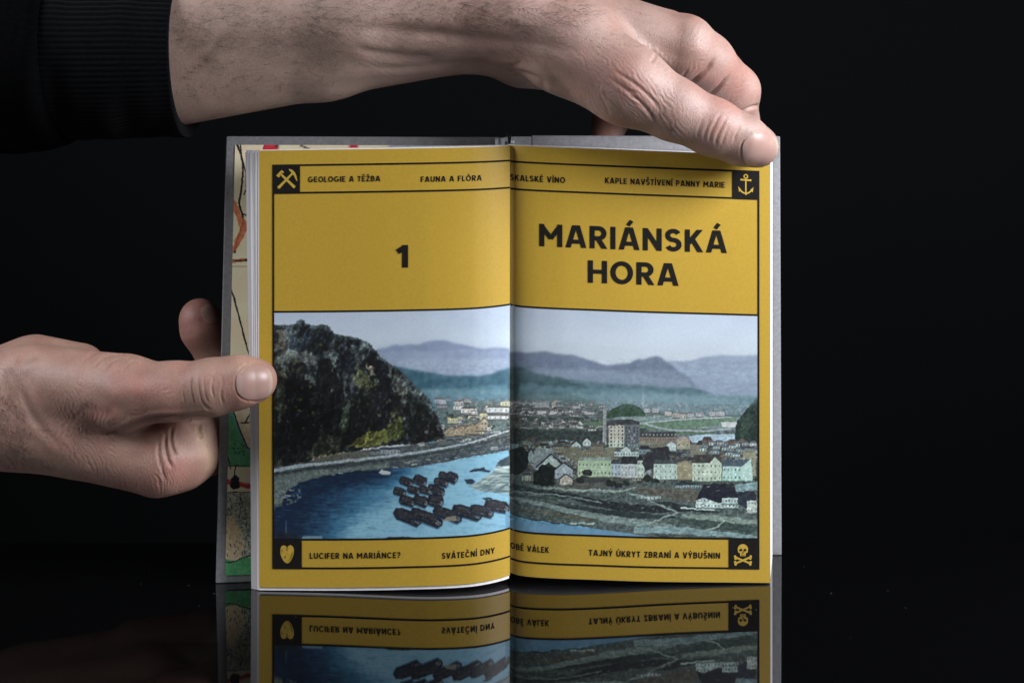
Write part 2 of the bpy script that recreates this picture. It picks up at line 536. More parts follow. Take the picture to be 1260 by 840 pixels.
line([(465, 584.5), (482, 584)], 1.2, (30, 50, 74))
line([(506, 571.5), (512, 570), (513, 572)], 1.4, (190, 198, 204))
# barges
def barge(x, y, L, W, ang, prow=1.0):
    ca, sa = math.cos(math.radians(ang)), math.sin(math.radians(ang))
    def q(u, v):
        return (x + u * ca - v * sa, y + u * sa + v * ca)
    hull = [q(-L * .5, -W * .34), q(-L * .3, -W * .5), q(L * .3, -W * .52), q(L * .47, -W * .28), q(L * .5, W * .1), q(L * .4, W * .5), q(-L * .35, W * .5), q(-L * .52, W * .2)]
    poly([(a_, b_ + 1.6) for a_, b_ in hull], (34, 66, 98), .5, 6, .6)
    poly(hull, (27, 33, 46), .9, 22, seed=int(x), cell=4)
    poly([q(-L * .42, -W * .3), q(L * .25, -W * .38), q(L * .3, 0), q(-L * .4, W * .12)], (56, 56, 64), .4, 18, .8, seed=int(y))
    line([q(-L * .45, W * .22), q(L * .4, W * .2)], .7, (74, 78, 86), .8)
    for k in range(int(L / 4)):
        u = -L * .4 + k * 4 + r2.uniform(0, 1.5)
        line([q(u, -W * .36), q(u + .5, W * .2)], .6, (18, 20, 28), .8)
    pr = [q(L * .3, -W * .12), q(L * .44, 0), q(L * .42, W * .22), q(L * .28, W * .1)]
    line(pr, 1.0 * prow, (176, 184, 190), .8)
    for k in range(int(L * 1.1)):
        u, v = r2.uniform(-L * .42, L * .42), r2.uniform(-W * .42, W * .36)
        line([q(u, v), q(u + r2.uniform(.6, 2.6), v + r2.uniform(-.3, .3))], r2.uniform(.5, 1.0), [(92, 98, 108), (14, 18, 28), (120, 126, 134), (60, 66, 80)][r2.randint(4)], .75)
    poly([q(L * .33, -W * .02), q(L * .42, .1), q(L * .38, W * .22)], (120, 126, 134), .2, 0, .7)

for args in [(547, 585, 13, 8, 20), (556, 587, 13, 11, 25), (543, 593, 16, 8, 15), (500, 592, 15, 8.5, 22), (517, 591, 15, 10, 28), (534, 600, 13, 7, 12),
             (492, 604.5, 14, 8, 14), (509, 602.5, 14, 8, 14), (523, 602.5, 13, 8, 14), (539, 604, 15, 9, 20), (501, 616, 17, 10, 16), (518, 616, 16, 11, 18), (536, 616, 17, 12, 16),
             (502, 635.5, 31, 12.5, 22), (525, 636.5, 36, 12.5, 21), (551, 632.5, 32, 11, 20), (575, 630, 32, 12, 16), (593, 628, 26, 11, 12), (612, 622.5, 27, 12, 10)]:
    barge(args[0], args[1], args[2] * 1.16, args[3] * 1.22, args[4])
poly([(549, 636), (561, 634), (562, 640), (546, 641)], (156, 150, 132), .4, 8, .8)
poly([(577, 579.5), (583, 576.5), (590, 576), (596, 574), (597, 577), (604, 578.5), (602, 581), (590, 579.5), (578, 580.5)], (30, 48, 70), .5, 8)
poly([(571, 589.5), (580, 589), (585, 592), (580, 596), (574, 594.5)], (38, 58, 76), .5, 10)
poly([(592, 612.5), (602, 611.5), (607, 613.5), (597, 614.8)], (40, 54, 70), .5, 10)
bank = [(575, 598), (590, 591), (606, 580), (612, 570), (620, 566), (630, 562), (630, 607), (612, 606), (598, 605)]
sl, m = mask_poly(bank, 1.5, 25)
nb = fbm(30, 3.0, 120, 4, *m.shape)
nb = vnoise(m.shape[0], m.shape[1], 26, 2.6, 5) * .5 + nb * .5
bc = np.array([96, 120, 128]) / 255 + (nb - .35)[..., None] * np.array([230, 215, 190]) / 255
C[sl] = np.where(m[..., None], bc, C[sl])
for i in range(26):
    x, y = r2.uniform(585, 624), r2.uniform(584, 604)
    if y < 600 - (x - 578) * .8: continue
    line([(x - 5, y + 2.5), (x + 5, y - 2.5)], .7, (60, 78, 80) if r2.rand() < .6 else (200, 205, 196), .7)
poly([(611, 568), (627, 560), (627, 572), (616, 574)], (52, 66, 80), 1.5, 24, .85)
poly([(465, 664), (480, 660), (500, 660), (520, 662), (520, 668), (465, 668)], (26, 40, 56), 1, 20)

# ---- right half: industrial plain, town and river bank
poly([(627, 500), (700, 500), (760, 504), (850, 508), (933, 512), (933, 670), (627, 670)], (92, 110, 112), 1.2, 34, seed=100, cell=6)
poly([(627, 512), (720, 514), (780, 520), (800, 530), (740, 545), (627, 545)], (64, 84, 82), 2.5, 34, seed=101, cell=6)
poly([(700, 518), (742, 516), (745, 526), (700, 526)], (78, 118, 86), 1.5, 18, seed=102)
for (x0, y0, x1, y1, c) in [(628, 493, 640, 500, (176, 170, 178)), (640, 495, 654, 501, (160, 164, 172)), (655, 494, 676, 502, (156, 162, 170)), (679, 493, 686, 503, (178, 164, 138)), (702, 499, 714, 503, (184, 188, 192)), (716, 505, 731, 510, (176, 178, 184)), (630, 500, 637, 507, (188, 190, 196)), (640, 505, 698, 510.5, (198, 196, 204))]:
    house(x0, y0, x1, y1, c, (104, 104, 112), 1.6, 1, max(2, int((x1 - x0) / 5)), win=(126, 130, 136))
rect(640, 505.5, 698, 509.5, (204, 202, 210), var=8)
for x, y0 in [(696, 481), (700, 480)]:
    line([(x, 505), (x, y0)], 1.3, (66, 76, 84))
for (x0, y0, x1, y1, c, g) in [(634, 518, 643, 526, (156, 132, 126), 1), (666, 518, 681, 527, (180, 186, 178), 0), (687, 519, 697, 526, (194, 184, 178), 1), (652, 518, 663, 525, (92, 98, 106), 0), (710, 520, 717, 527, (206, 200, 198), 1), (698, 521, 709, 526, (120, 126, 128), 0)]:
    house(x0, y0, x1, y1, c, (84, 80, 84), 2.6, 1, 4, gable=bool(g), win=(96, 100, 106))
line([(640, 526), (720, 526.5), (745, 525)], 1.6, (150, 160, 160), .8)
for i in range(80):
    x, y = r2.uniform(628, 745), r2.uniform(497, 528)
    w_ = r2.uniform(1.5, 5)
    house(x - w_, y - 1, x + w_, y + r2.uniform(.8, 2.4), [(168, 168, 174), (140, 132, 130), (110, 118, 124), (186, 186, 190)][r2.randint(4)], (84, 88, 94), r2.uniform(.8, 2), 1, 2, win=(96, 100, 106))
for i in range(70):
    x, y = r2.uniform(628, 745), r2.uniform(500, 546)
    poly([(x + r2.uniform(1, 4) * math.cos(k), y + r2.uniform(.8, 2) * math.sin(k)) for k in np.arange(0, 6.2, .9)], [(44, 64, 62), (58, 78, 70), (80, 104, 84)][r2.randint(3)], .8, 18, .7, seed=i)
# low green hill and meadows
hill = [(741, 511), (750, 506), (760, 499), (768, 496.5), (778, 497), (788, 502), (794, 508), (794, 512), (741, 514)]
poly(hill, (46, 82, 62), 1.4, 26, seed=103, cell=5)
line([(791.5, 500), (791.5, 482)], 1.7, (176, 188, 200))
poly([(756, 513), (850, 510), (933, 513), (933, 530), (800, 524), (756, 519)], (118, 148, 150), 1.2, 20, seed=104, cell=6)
for (x0, x1, yb, c) in [(818, 826, 512, (186, 184, 176)), (827, 836, 514, (168, 158, 160)), (837, 844, 515, (188, 178, 156)), (846, 854, 514, (160, 164, 170)), (856, 866, 513, (156, 162, 172)), (873, 880, 512, (170, 176, 180)), (881, 891, 512, (170, 176, 184)), (803, 810, 508, (172, 180, 186)), (793, 799, 508, (176, 182, 186))]:
    house(x0, yb - 6, x1, yb, c, (120, 118, 124), 1.6, 1, 2, win=(120, 120, 124))
poly([(780, 518), (850, 516), (905, 513), (905, 520), (850, 527), (800, 528), (778, 524)], (92, 132, 106), 1.0, 22, seed=105, cell=6)
line([(756, 524), (800, 519), (850, 515), (900, 513)], 1.6, (170, 184, 190), .9)
poly([(820, 530), (860, 531), (880, 530), (870, 534), (830, 534)], (78, 116, 84), .8, 16)
line([(756, 519), (792, 521), (825, 529), (870, 530), (900, 527)], 2.2, (150, 172, 182), .9, jit=.5)
poly([(848, 536), (870, 534), (906, 534), (906, 540), (880, 545), (850, 544)], (158, 194, 222), .8, 10)
poly([(886, 519), (907, 519), (906, 526), (888, 525)], (196, 202, 206), 1, 20)
poly([(904, 528), (908, 516), (916, 506), (924, 497), (933, 488), (940, 488), (940, 546), (904, 545)], (30, 56, 50), 2.2, 26, seed=106, cell=5)
poly([(908, 530), (916, 514), (922, 508), (926, 520), (914, 540)], (54, 84, 66), 2, 24, .6, seed=107)
# water inlet, trees
poly([(630, 547), (660, 544), (676, 541), (705, 540), (706, 545), (690, 550), (650, 553), (630, 553)], (130, 172, 200), 1, 12)
poly([(627, 528), (700, 530), (742, 530), (742, 541), (700, 541), (627, 545)], (50, 66, 66), 1.6, 28, seed=108, cell=5)
poly([(700, 545), (745, 545), (800, 550), (900, 552), (933, 555), (933, 600), (640, 600), (640, 552)], (84, 84, 84), 2, 36, seed=109, cell=5)
# old-town houses, back to front
for y in np.linspace(547, 588, 15):
    for x in np.arange(642 + r2.uniform(0, 8), 930, 9.5):
        if r2.rand() < .30:
            continue
        xx, yy = x + r2.uniform(-3, 3), y + r2.uniform(-2, 2)
        w_, h_ = r2.uniform(3, 6.5), r2.uniform(2.0, 4.2)
        g_ = r2.uniform(.62, 1.0)
        wl = [(186, 186, 182), (170, 152, 130), (150, 156, 164), (176, 178, 156), (128, 112, 98), (160, 158, 170)][r2.randint(6)]
        rf = [(52, 54, 66), (74, 66, 66), (96, 82, 76), (60, 70, 84)][r2.randint(4)]
        house(xx - w_, yy - h_, xx + w_, yy + h_, tuple(c * g_ for c in wl), rf, r2.uniform(2.2, 4.5), 1 + (h_ > 3), r2.randint(2, 5), gable=r2.rand() < .35, skew=r2.uniform(-1, 1), win=(70, 70, 76))
        if r2.rand() < .35:
            xt = xx + r2.uniform(-6, 6)
            poly([(xt + r2.uniform(1.5, 3.5) * math.cos(k), yy + 3 + r2.uniform(1, 2.6) * math.sin(k)) for k in np.arange(0, 6.2, .8)], (36, 46, 46), .8, 16, .9, seed=int(xx))
brown, slate, dk = (104, 90, 80), (62, 68, 84), (42, 44, 56)
house(704, 546, 714, 552, (176, 190, 196), dk, 4, 1, 2, gable=True)
house(717, 542, 727, 549, (190, 198, 202), dk, 3.5, 1, 2, gable=True)
house(728, 549, 742, 558, (132, 118, 100), (112, 92, 80), 4, 1, 5)
house(680, 549, 694, 557, (140, 124, 104), (78, 76, 78), 3, 1, 4)
poly([(694, 552), (712, 548), (716, 560), (708, 568), (692, 560)], (120, 108, 88), 1, 18)
house(716, 556, 742, 562, (150, 122, 90), (122, 106, 90), 3.5, 1, 8)
poly([(742, 556), (752, 549), (760, 552), (760, 566), (742, 566)], (128, 116, 96), 1, 18)
# mill block with its chimney
line([(743.6, 545), (743.9, 520), (744.2, 501)], [4.4, 3.8, 3.2], (136, 142, 152), var=10)
line([(742.4, 544), (743, 501)], .9, (176, 182, 190), .7)
rect(749, 522, 768, 550, (188, 186, 172), var=10)
poly([(747, 523), (750, 516.5), (775, 515.5), (787, 518), (787, 524)], (56, 62, 72), .6, 18)
rect(768, 522, 787, 551, (92, 102, 116), var=14)
for c_ in range(4):
    for r_ in range(6):
        x = 751.2 + c_ * 4.6; y = 524 + r_ * 4.4
        rect(x, y, x + 1.9, y + 2.6, (58, 62, 72))
for c_ in range(5):
    for r_ in range(6):
        x = 770 + c_ * 3.4; y = 524.5 + r_ * 4.4
        rect(x, y, x + 1.4, y + 2.6, (52, 60, 74) if r2.rand() < .7 else (140, 150, 160))
for x in (761.5, 757):
    rect(x, 522, x + 1.6, 550, (204, 204, 170), a=.8)
house(787, 537, 833, 551, (128, 116, 98), (58, 62, 72), 6, 2, 15, win=(80, 78, 76))
for x in np.arange(790, 832, 4.5):
    rect(x, 533.4, x + 1.6, 535.4, (150, 156, 160))
house(833, 541, 849, 553, (170, 150, 124), (148, 142, 146), 4, 1, 3, gable=True)
poly([(849, 546), (868, 548), (868, 560), (849, 560)], (132, 118, 102), .8, 18)
house(820, 546, 832, 555, (184, 188, 194), (120, 120, 128), 3, 1, 2, gable=True)
for i in range(26):
    x, y = r2.uniform(862, 930), r2.uniform(544, 560)
    house(x - 4, y - 1, x + 4, y + 3, [(196, 202, 206), (166, 172, 178), (150, 160, 172)][r2.randint(3)], (90, 100, 116), 2.4, 1, 2)
house(914, 556, 930, 586, (156, 140, 112), (128, 118, 104), 3, 2, 2)
# row in the middle distance
house(756, 555, 786, 562, (178, 186, 192), (84, 90, 102), 3, 1, 9)
poly([(764, 553), (770, 549.5), (776, 553), (776, 557), (764, 557)], (188, 190, 194), .3, 8)
house(786, 552, 800, 559, (108, 130, 146), dk, 4, 1, 3)
poly([(800, 552), (822, 548), (826, 558), (804, 560)], (46, 44, 54), .6, 12)
# white gables at the left
poly([(652, 556), (668, 550), (682, 553), (676, 568), (660, 578), (651, 570)], (138, 142, 152), 1, 24)
house(650, 557, 657, 569, (150, 158, 172), dk, 5, 2, 1, gable=True)
poly([(660, 578), (677, 560), (692, 573), (690, 577), (676, 571), (664, 582)], (178, 182, 184), .8, 14)
line([(659, 575), (678, 558), (694, 572)], 2.2, dk)
poly([(664, 580), (675, 568), (684, 576), (680, 590), (664, 590)], (36, 44, 46), 1.4, 14)
poly([(627, 552), (642, 549), (650, 556), (650, 574), (640, 584), (627, 582)], (24, 36, 38), 2, 14, seed=110)
poly([(656, 582), (668, 571), (682, 576), (684, 596), (668, 604), (656, 596)], (22, 30, 34), 2.4, 12, seed=111)
# terraces
house(711, 566, 752, 587, (178, 190, 152), (136, 148, 138), 4, 2, 9, win=(70, 78, 66))
line([(711, 576.5), (752, 577.5)], .8, (206, 210, 184), .8)
house(752, 570, 764, 587, (168, 172, 192), slate, 5, 2, 3)
house(764, 570, 784, 588, (190, 182, 190), (44, 44, 54), 9, 2, 5, win=(86, 78, 84))
house(784, 566, 792, 588, (186, 192, 180), dk, 6, 3, 2)
poly([(790, 570), (796, 556), (822, 556), (826, 570), (812, 572), (794, 580)], (44, 44, 54), .8, 14)
house(804, 570, 834, 590, (186, 196, 192), (70, 72, 80), 5, 3, 5, win=(70, 76, 80))
house(833, 570, 852, 590, (170, 142, 108), (132, 116, 98), 3, 1, 1, gable=True, win=(160, 134, 102))
house(852, 569, 888, 592, (196, 198, 178), (66, 56, 60), 10, 3, 7, win=(70, 74, 82))
poly([(872, 570), (880, 562), (888, 570)], (196, 198, 184), .2, 6)
house(889, 573, 926, 592, (176, 204, 200), (72, 84, 106), 8, 2, 8, win=(62, 74, 84))
poly([(912, 574), (924, 564), (926, 590), (912, 590)], (186, 208, 204), .4, 8)
house(683, 577, 705, 589, (166, 166, 184), dk, 8, 1, 3, gable=True)
house(689, 588, 704, 597, (196, 172, 164), dk, 5, 1, 3, gable=True, win=(120, 84, 76))
poly([(705, 590), (716, 584), (740, 590), (748, 600), (742, 604), (705, 600)], (62, 58, 60), 1, 22)
house(706, 593, 748, 601, (92, 86, 84), (64, 62, 68), 4, 1, 8)
for (x, y, r_) in [(722, 581, 7), (714, 590, 5), (752, 594, 6), (796, 588, 6), (760, 597, 5), (806, 592, 6), (770, 594, 4), (842, 594, 5)]:
    poly([(x + r_ * math.cos(k), y + r_ * .7 * math.sin(k)) for k in np.arange(0, 6.2, .6)], (34, 42, 42), 2.2, 16, seed=int(x))
# gardens, yards and the river bank
poly([(627, 590), (660, 596), (705, 602), (760, 600), (800, 592), (860, 596), (933, 596), (933, 670), (627, 670)], (84, 92, 94), 1.8, 40, seed=112, cell=5)
house(832, 596, 862, 600, (150, 160, 168), (52, 60, 72), 3, 1, 10)
poly([(782, 598), (832, 600), (858, 603), (858, 618), (806, 612), (782, 604)], (96, 88, 82), 1.4, 20, seed=113)
house(788, 610, 812, 614, (190, 196, 200), (110, 110, 112), 1.4, 1, 5)
house(857, 612, 909, 625, (198, 202, 206), (30, 32, 46), 0.6, 2, 12, win=(70, 74, 84))
poly([(856, 614), (866, 595), (902, 594), (910, 613), (908, 617), (884, 618), (868, 612)], (32, 34, 48), .5, 10, seed=3)
house(888, 612, 909, 620, (190, 196, 200), (32, 34, 48), .5, 1, 6)
poly([(908, 602), (922, 604), (920, 626), (908, 620)], (40, 48, 62), 1, 16)
house(919, 615, 931, 631, (200, 198, 196), dk, 11, 2, 3)
poly([(904, 596), (933, 592), (933, 603), (906, 604)], (132, 150, 160), .8, 14)
dkc = (38, 42, 50)
for i, (pts, w_, c, a) in enumerate([
    ([(627, 597), (650, 602), (676, 606), (694, 612)], 6, (48, 54, 58), .9),
    ([(680, 606), (700, 609), (722, 614), (740, 618)], [3, 7, 6, 2], dkc, .95),
    ([(702, 612), (730, 618), (770, 624), (806, 626), (850, 628)], [3, 8, 10, 9, 2], dkc, .95),
    ([(684, 620), (710, 626), (740, 630), (780, 636)], [2, 9, 8, 2], (44, 50, 54), .9),
    ([(740, 628), (780, 634), (820, 636), (832, 636)], [4, 7, 6, 2], (42, 52, 56), .9),
    ([(806, 620), (830, 622), (856, 626), (884, 630)], [6, 8, 6, 3], (36, 42, 46), .9),
    ([(628, 604), (660, 606), (700, 610), (740, 618)], 1.6, (140, 150, 152), .8),
    ([(627, 612), (660, 618), (700, 628), (740, 636), (780, 642), (830, 648)], [4, 5, 6, 8, 9, 5], (146, 156, 156), .75),
    ([(668, 600), (710, 603), (760, 604), (784, 600)], [2, 3, 3, 1.5], (160, 166, 158), .8),
    ([(770, 606), (790, 610), (812, 622), (834, 630)], 2.2, (158, 164, 162), .8),
    ([(836, 630), (800, 642), (796, 644)], 2.0, (170, 176, 172), .8),
    ([(627, 608), (660, 611), (690, 615)], 2.5, (62, 72, 66), .8),
    ([(640, 626), (680, 632), (720, 638), (736, 640)], [2, 6, 5, 1], (98, 92, 80), .8),
    ([(834, 640), (870, 644), (905, 648), (930, 652)], [4, 9, 10, 8], (58, 74, 72), .9),
    ([(840, 634), (870, 636), (910, 640), (932, 642)], [4, 7, 7, 6], (142, 150, 142), .85),
    ([(868, 652), (882, 648), (892, 640)], 1.8, (176, 184, 178), .8),
    ([(780, 652), (840, 652), (900, 658), (932, 661)], [8, 8, 6, 4], (146, 166, 174), .8)]):
    line(pts, w_, c, a, .9, 200 + i, 22)
line([(838, 624), (862, 626), (880, 627)], 2.0, (196, 202, 204), .9, .3)
for i in range(120):
    x, y = r2.uniform(630, 930), r2.uniform(596, 652)
    if y > 626 + (x - 640) * .1: continue
    c = [(30, 36, 42), (170, 176, 176), (60, 76, 66), (120, 124, 120)][r2.randint(4)]
    rect(x - r2.uniform(.5, 2.4), y - .5, x + r2.uniform(.5, 2.4), y + .6, c, a=.6)
poly([(622, 628), (636, 634), (650, 638), (680, 643), (712, 647), (740, 651), (775, 656), (815, 662), (815, 672), (622, 672)], (104, 154, 190), .8, 14, seed=114, cell=10)
line([(630, 632), (650, 638), (690, 644), (720, 647)], 1.2, (44, 60, 66), .9, .5)
for x, y in [(706, 643), (716, 643), (726, 642.5)]:
    poly([(x - 5, y), (x + 5, y - 1), (x + 4, y + 1.8), (x - 4, y + 2)], (160, 168, 164), .3)
line([(805, 657.6), (815, 659.5), (829, 658.5)], [1, 2, .8], (36, 52, 62))
# haze between the ranges, then soften, distort and texture the shapes as on an old hand-coloured print
def haze_band(y0, y1, k, col=(176, 190, 208), x0=480, x1=940):
    w = smooth01((GY - y0) / 6) * (1 - smooth01((GY - y0) / (y1 - y0))) * smooth01((GX - x0) / 20) * (GX < x1) * k
    C[:] = C * (1 - w[..., None]) + np.array(col) / 255 * w[..., None]


def bilin(A, X, Y):
    X = np.clip(X, 0, PW - 1.01); Y = np.clip(Y, 0, PH - 1.01)
    i, j = X.astype(int), Y.astype(int)
    fx, fy = (X - i)[..., None], (Y - j)[..., None]
    return (A[j, i] * (1 - fx) + A[j, i + 1] * fx) * (1 - fy) + (A[j + 1, i] * (1 - fx) + A[j + 1, i + 1] * fx) * fy


def blur(A, n_):
    for _ in range(n_):
        A = (np.roll(A, 1, 0) + 2 * A + np.roll(A, -1, 0)) / 4
        A = (np.roll(A, 1, 1) + 2 * A + np.roll(A, -1, 1)) / 4
    return A


def region(pts, soft):
    r_ = mask_poly(pts)
    M = np.zeros((PH, PW)); M[r_[0]] = r_[1]
    return np.clip(blur(M, soft), 0, 1)


M_cliff = region(cl, 4)
M_hill = region([(430, 370), (940, 370), (940, 500), (905, 498), (880, 500), (627, 494), (545, 492), (505, 470), (466, 430)], 6)
M_far = region([(560, 490), (627, 490), (940, 498), (940, 545), (627, 548), (545, 540)], 6)
M_bank = region([(627, 592), (940, 590), (940, 670), (627, 640)], 6)
M_shore = region([(336, 576), (480, 552), (627, 530), (627, 556), (545, 570), (480, 578), (400, 588), (350, 625), (330, 630)], 4)
M_town = region([(627, 540), (940, 548), (940, 592), (627, 592)], 6)
C = np.clip(C, 0, 1)
amp = .45 + 2.8 * M_cliff + .9 * M_hill + 1.3 * M_bank + .8 * M_shore + .2 * M_town
wx = (fbm(22, 22, 601, 5) - .5) * 2 + (fbm(6, 6, 605, 3) - .5) * 1.2
wy = (fbm(22, 22, 611, 5) - .5) * 2 + (fbm(6, 6, 615, 3) - .5) * 1.2
rimk = 1 - .75 * np.exp(-((np.interp(GX, [p[0] for p in cl[:31]], [p[1] for p in cl[:31]]) - GY) / 5)**2) * (M_cliff > .02)
C = bilin(C, gx + wx * amp * PSC * rimk, gy + wy * amp * PSC * .8 * rimk)
soft = blur(C, 5); soft2 = blur(soft, 16)
k_ = np.clip(.75 * M_hill + .35 * M_cliff + .25, 0, 1)[..., None]
C = C * (1 - k_) + soft * k_
kh = (.65 * M_hill)[..., None]
C = C * (1 - kh) + soft2 * kh
haze_band(452, 486, .30, (158, 176, 196), 627)
haze_band(482, 508, .40, (150, 176, 190), 627)
haze_band(438, 462, .35, (176, 190, 212), 480, 627)
haze_band(476, 500, .30, (140, 172, 188), 500, 627)
fine = fbm(5, 5, 621, 3) - .5
M_hill = M_hill * smooth01((GY - 436) / 10)
finer = fbm(2.6, 2.6, 631, 2) - .5
streak = fbm(9, 4, 641, 4) - .5
vert = fbm(5, 13, 651, 4) - .5
sk = gx + gy * .45
crag = .5 - np.abs(bilin(fbm(16, 22, 661, 4)[..., None], (gx + gy * .35) % (PW - 2), gy * 1.0)[..., 0] - .5) * 5
crag = np.clip(crag, -.6, .5) * .6
C = C * (1 + (M_cliff * (.45 * vert + .8 * fine + .9 * crag) + M_bank * (.42 * streak + .35 * fine) + M_shore * (.5 * fine) + M_town * .3 * fine + M_far * .35 * fine + M_hill * (.09 * fine + .12 * streak))[..., None])
C = C + (M_cliff * np.clip(vert * .9 + crag * 1.2 + fine * .8 - .30, 0, 1) * .28)[..., None] * np.array([.62, .72, .76])
C = C + ((M_town + M_far * .6) * np.clip(fine * 1.5 - .24, 0, 1) * .35)[..., None]
# cool, faded colour of the print
g_ = (C * np.array([.3, .55, .15])).sum(-1, keepdims=True)
C = g_ + (C - g_) * (.88 - .26 * (M_town + M_far)[..., None])
C = C * (np.array([.94, 1.0, 1.05]) + (M_bank + M_town)[..., None] * np.array([-.05, .015, .0]))
skyw = smooth01((440 - GY) / 30)[..., None]
C = C * (1 + .06 * skyw)
C = C + (.5 - C) * .03
C = C * (1 + M_cliff[..., None] * np.array([.22, .12, .02]))
C = np.clip(C, 0, 1)
C = C + (C - blur(C, 6)) * (.45 * np.clip(M_cliff * .6 + M_bank + M_town + M_far + M_shore * .7, 0, 1) + .08)[..., None]
# print grain: paper weave and halftone
C += (fbm(3, 3, 130, 2) - .5)[..., None] * .035
C += (rng.rand(PH, PW) - .5)[..., None] * .03
C = np.clip(C, 0.02, 1)
PICT = srgb2lin(C)


def pict_sample(px, py):
    u = np.clip((px - PX0) * PSC - .5, 0, PW - 2)
    v = np.clip((py - PY0) * PSC - .5, 0, PH - 2)
    i, j = u.astype(int), v.astype(int)
    fu, fv = (u - i)[..., None], (v - j)[..., None]
    return ((PICT[j, i] * (1 - fu) + PICT[j, i + 1] * fu) * (1 - fv) + (PICT[j + 1, i] * (1 - fu) + PICT[j + 1, i + 1] * fu) * fv)

# ------------------------------------------------------------------ the book
LCUR = [(318.8, -.70), (360, -.74), (400, -.78), (450, -.84), (490, -.875), (520, -.88), (550, -.83), (580, -.70), (600, -.50), (614, -.28), (622, -.12), (627.5, .02)]
LZB = [(318.8, .15), (400, .17), (460, .21), (520, .26), (580, .28), (627.5, .30)]
LZT = [(318.8, 15.685), (627.5, 15.83)]
RCUR = [(624.0, .42), (628, .20), (633, .05), (645, -.12), (665, -.23), (700, -.30), (760, -.28), (820, -.21), (880, -.14), (948, -.08)]
RZB = [(624.0, .33), (700, .29), (820, .15), (948, .06)]
RZT = [(624.0, 15.85), (948, 15.46)]


def spl(pts):
    """smooth interpolation (monotone cubic) through the given pairs"""
    x = np.array([p[0] for p in pts], float); y = np.array([p[1] for p in pts], float)
    h = np.diff(x); d = np.diff(y) / h
    m = np.zeros(len(x)); m[0], m[-1] = d[0], d[-1]
    for i in range(1, len(x) - 1):
        if d[i - 1] * d[i] > 0:
            w1, w2 = 2 * h[i] + h[i - 1], h[i] + 2 * h[i - 1]
            m[i] = (w1 + w2) / (w1 / d[i - 1] + w2 / d[i])

    def f(q):
        q = np.clip(np.asarray(q, float), x[0], x[-1])
        k = np.clip(np.searchsorted(x, q) - 1, 0, len(h) - 1)
        t = (q - x[k]) / h[k]
        return ((2 * t**3 - 3 * t**2 + 1) * y[k] + (t**3 - 2 * t**2 + t) * h[k] * m[k] + (-2 * t**3 + 3 * t**2) * y[k + 1] + (t**3 - t**2) * h[k] * m[k + 1])
    return f


PAGE = {'L': (spl(LCUR), spl(LZB), spl(LZT), 318.8, 627.5), 'R': (spl(RCUR), spl(RZB), spl(RZT), 624.0, 948.0)}


def page_pt(side, px, v, off=0.0):
    """point on a page: px across (as seen in the picture), v down (0 top, 1 bottom), lifted off cm along the normal"""
    fy, fb, ft, x0, x1 = PAGE[side]
    px = np.asarray(px, float); v = np.asarray(v, float)
    y = fy(px); x = XX(px, y)
    e = 0.6
    xa, xb = XX(px - e, fy(px - e)), XX(px + e, fy(px + e))
    ya, yb = fy(px - e), fy(px + e)
    tx, ty = xb - xa, yb - ya
    L = np.sqrt(tx * tx + ty * ty) + 1e-12
    nx, ny = ty / L, -tx / L
    z = ft(px) * (1 - v) + fb(px) * v
    # a little waviness of the paper
    return np.stack([x + nx * off, y + ny * off, z + 0 * x], -1)


def page_py(side, px, v):
    p = page_pt(side, px, v)
    return HY + (CH - p[..., 2]) * FPX / (CD + p[..., 1])


VL = dict(top=.0345, band=.0975, pt=.3693, pb=.890, bot=.9555)
VR = dict(top=.0378, band=.1017, pt=.3735, pb=.8975, bot=.9665)

m_yellow, nt, b = material('yellow_printed_paper', 0.5, 0.4)
noise_tint(nt, b, (.405, .264, .027, 1), (.455, .298, .034, 1), 1300, 4, bump=0.12, bscale=1800, bdist=0.0001)
m_ink, nt, b = material('black_ink', 0.7, 0.08)
noise_tint(nt, b, (.008, .0075, .007, 1), (.014, .013, .0115, 1), 1500, 3)
m_gold, nt, b = material('yellow_emblem_print', 0.62, 0.3)
noise_tint(nt, b, (.39, .265, .03, 1), (.50, .335, .05, 1), 700, 5)
m_pict = tint_material('printed_colour_picture', 0.5, 0.35, 0.02, 2500)
m_endp = tint_material('printed_map_paper', 0.6, 0.3, 0.06, 2500)
m_white, nt, b = material('white_paper_edges', 0.7, 0.25)
noise_tint(nt, b, (.74, .74, .75, 1), (.86, .86, .87, 1), 90, 4, stretch=(1, 22, .25), bump=0.5, bscale=120, bdist=0.0003)
m_grey, nt, b = material('grey_cloth_cover', 0.8, 0.25)
noise_tint(nt, b, (.178, .184, .192, 1), (.238, .244, .253, 1), 700, 5, bump=0.5, bscale=2200, bdist=0.00015)
m_band, nt, b = material('headband_cloth', 0.8, 0.2)
noise_tint(nt, b, (.42, .45, .52, 1), (.62, .65, .70, 1), 900, 3)
m_ribbon, nt, b = material('dark_ribbon', 0.6, 0.3)
noise_tint(nt, b, (.010, .014, .022, 1), (.022, .028, .040, 1), 900, 3)

book = empty('book', 'open hardcover book with a yellow spread, standing on the black tabletop', 'book', (0, 1.0, 0))
BLOC = (0, 1.0, 0)


def bk(name, V, F, mat, parent=None, **k):
    """mesh that belongs to the book (its parts keep the book's origin)"""
    V = np.asarray(V, float) - np.array(BLOC)
    return mesh_obj(name, V, F, mat, parent or book, **k)


def grid_faces(nu, nv, flip=False):
    i, j = np.meshgrid(np.arange(nu - 1), np.arange(nv - 1), indexing='ij')
    a = (i * nv + j).ravel()
    f = np.stack([a, a + 1, a + nv + 1, a + nv], 1)
    return f[:, ::-1].copy() if flip else f


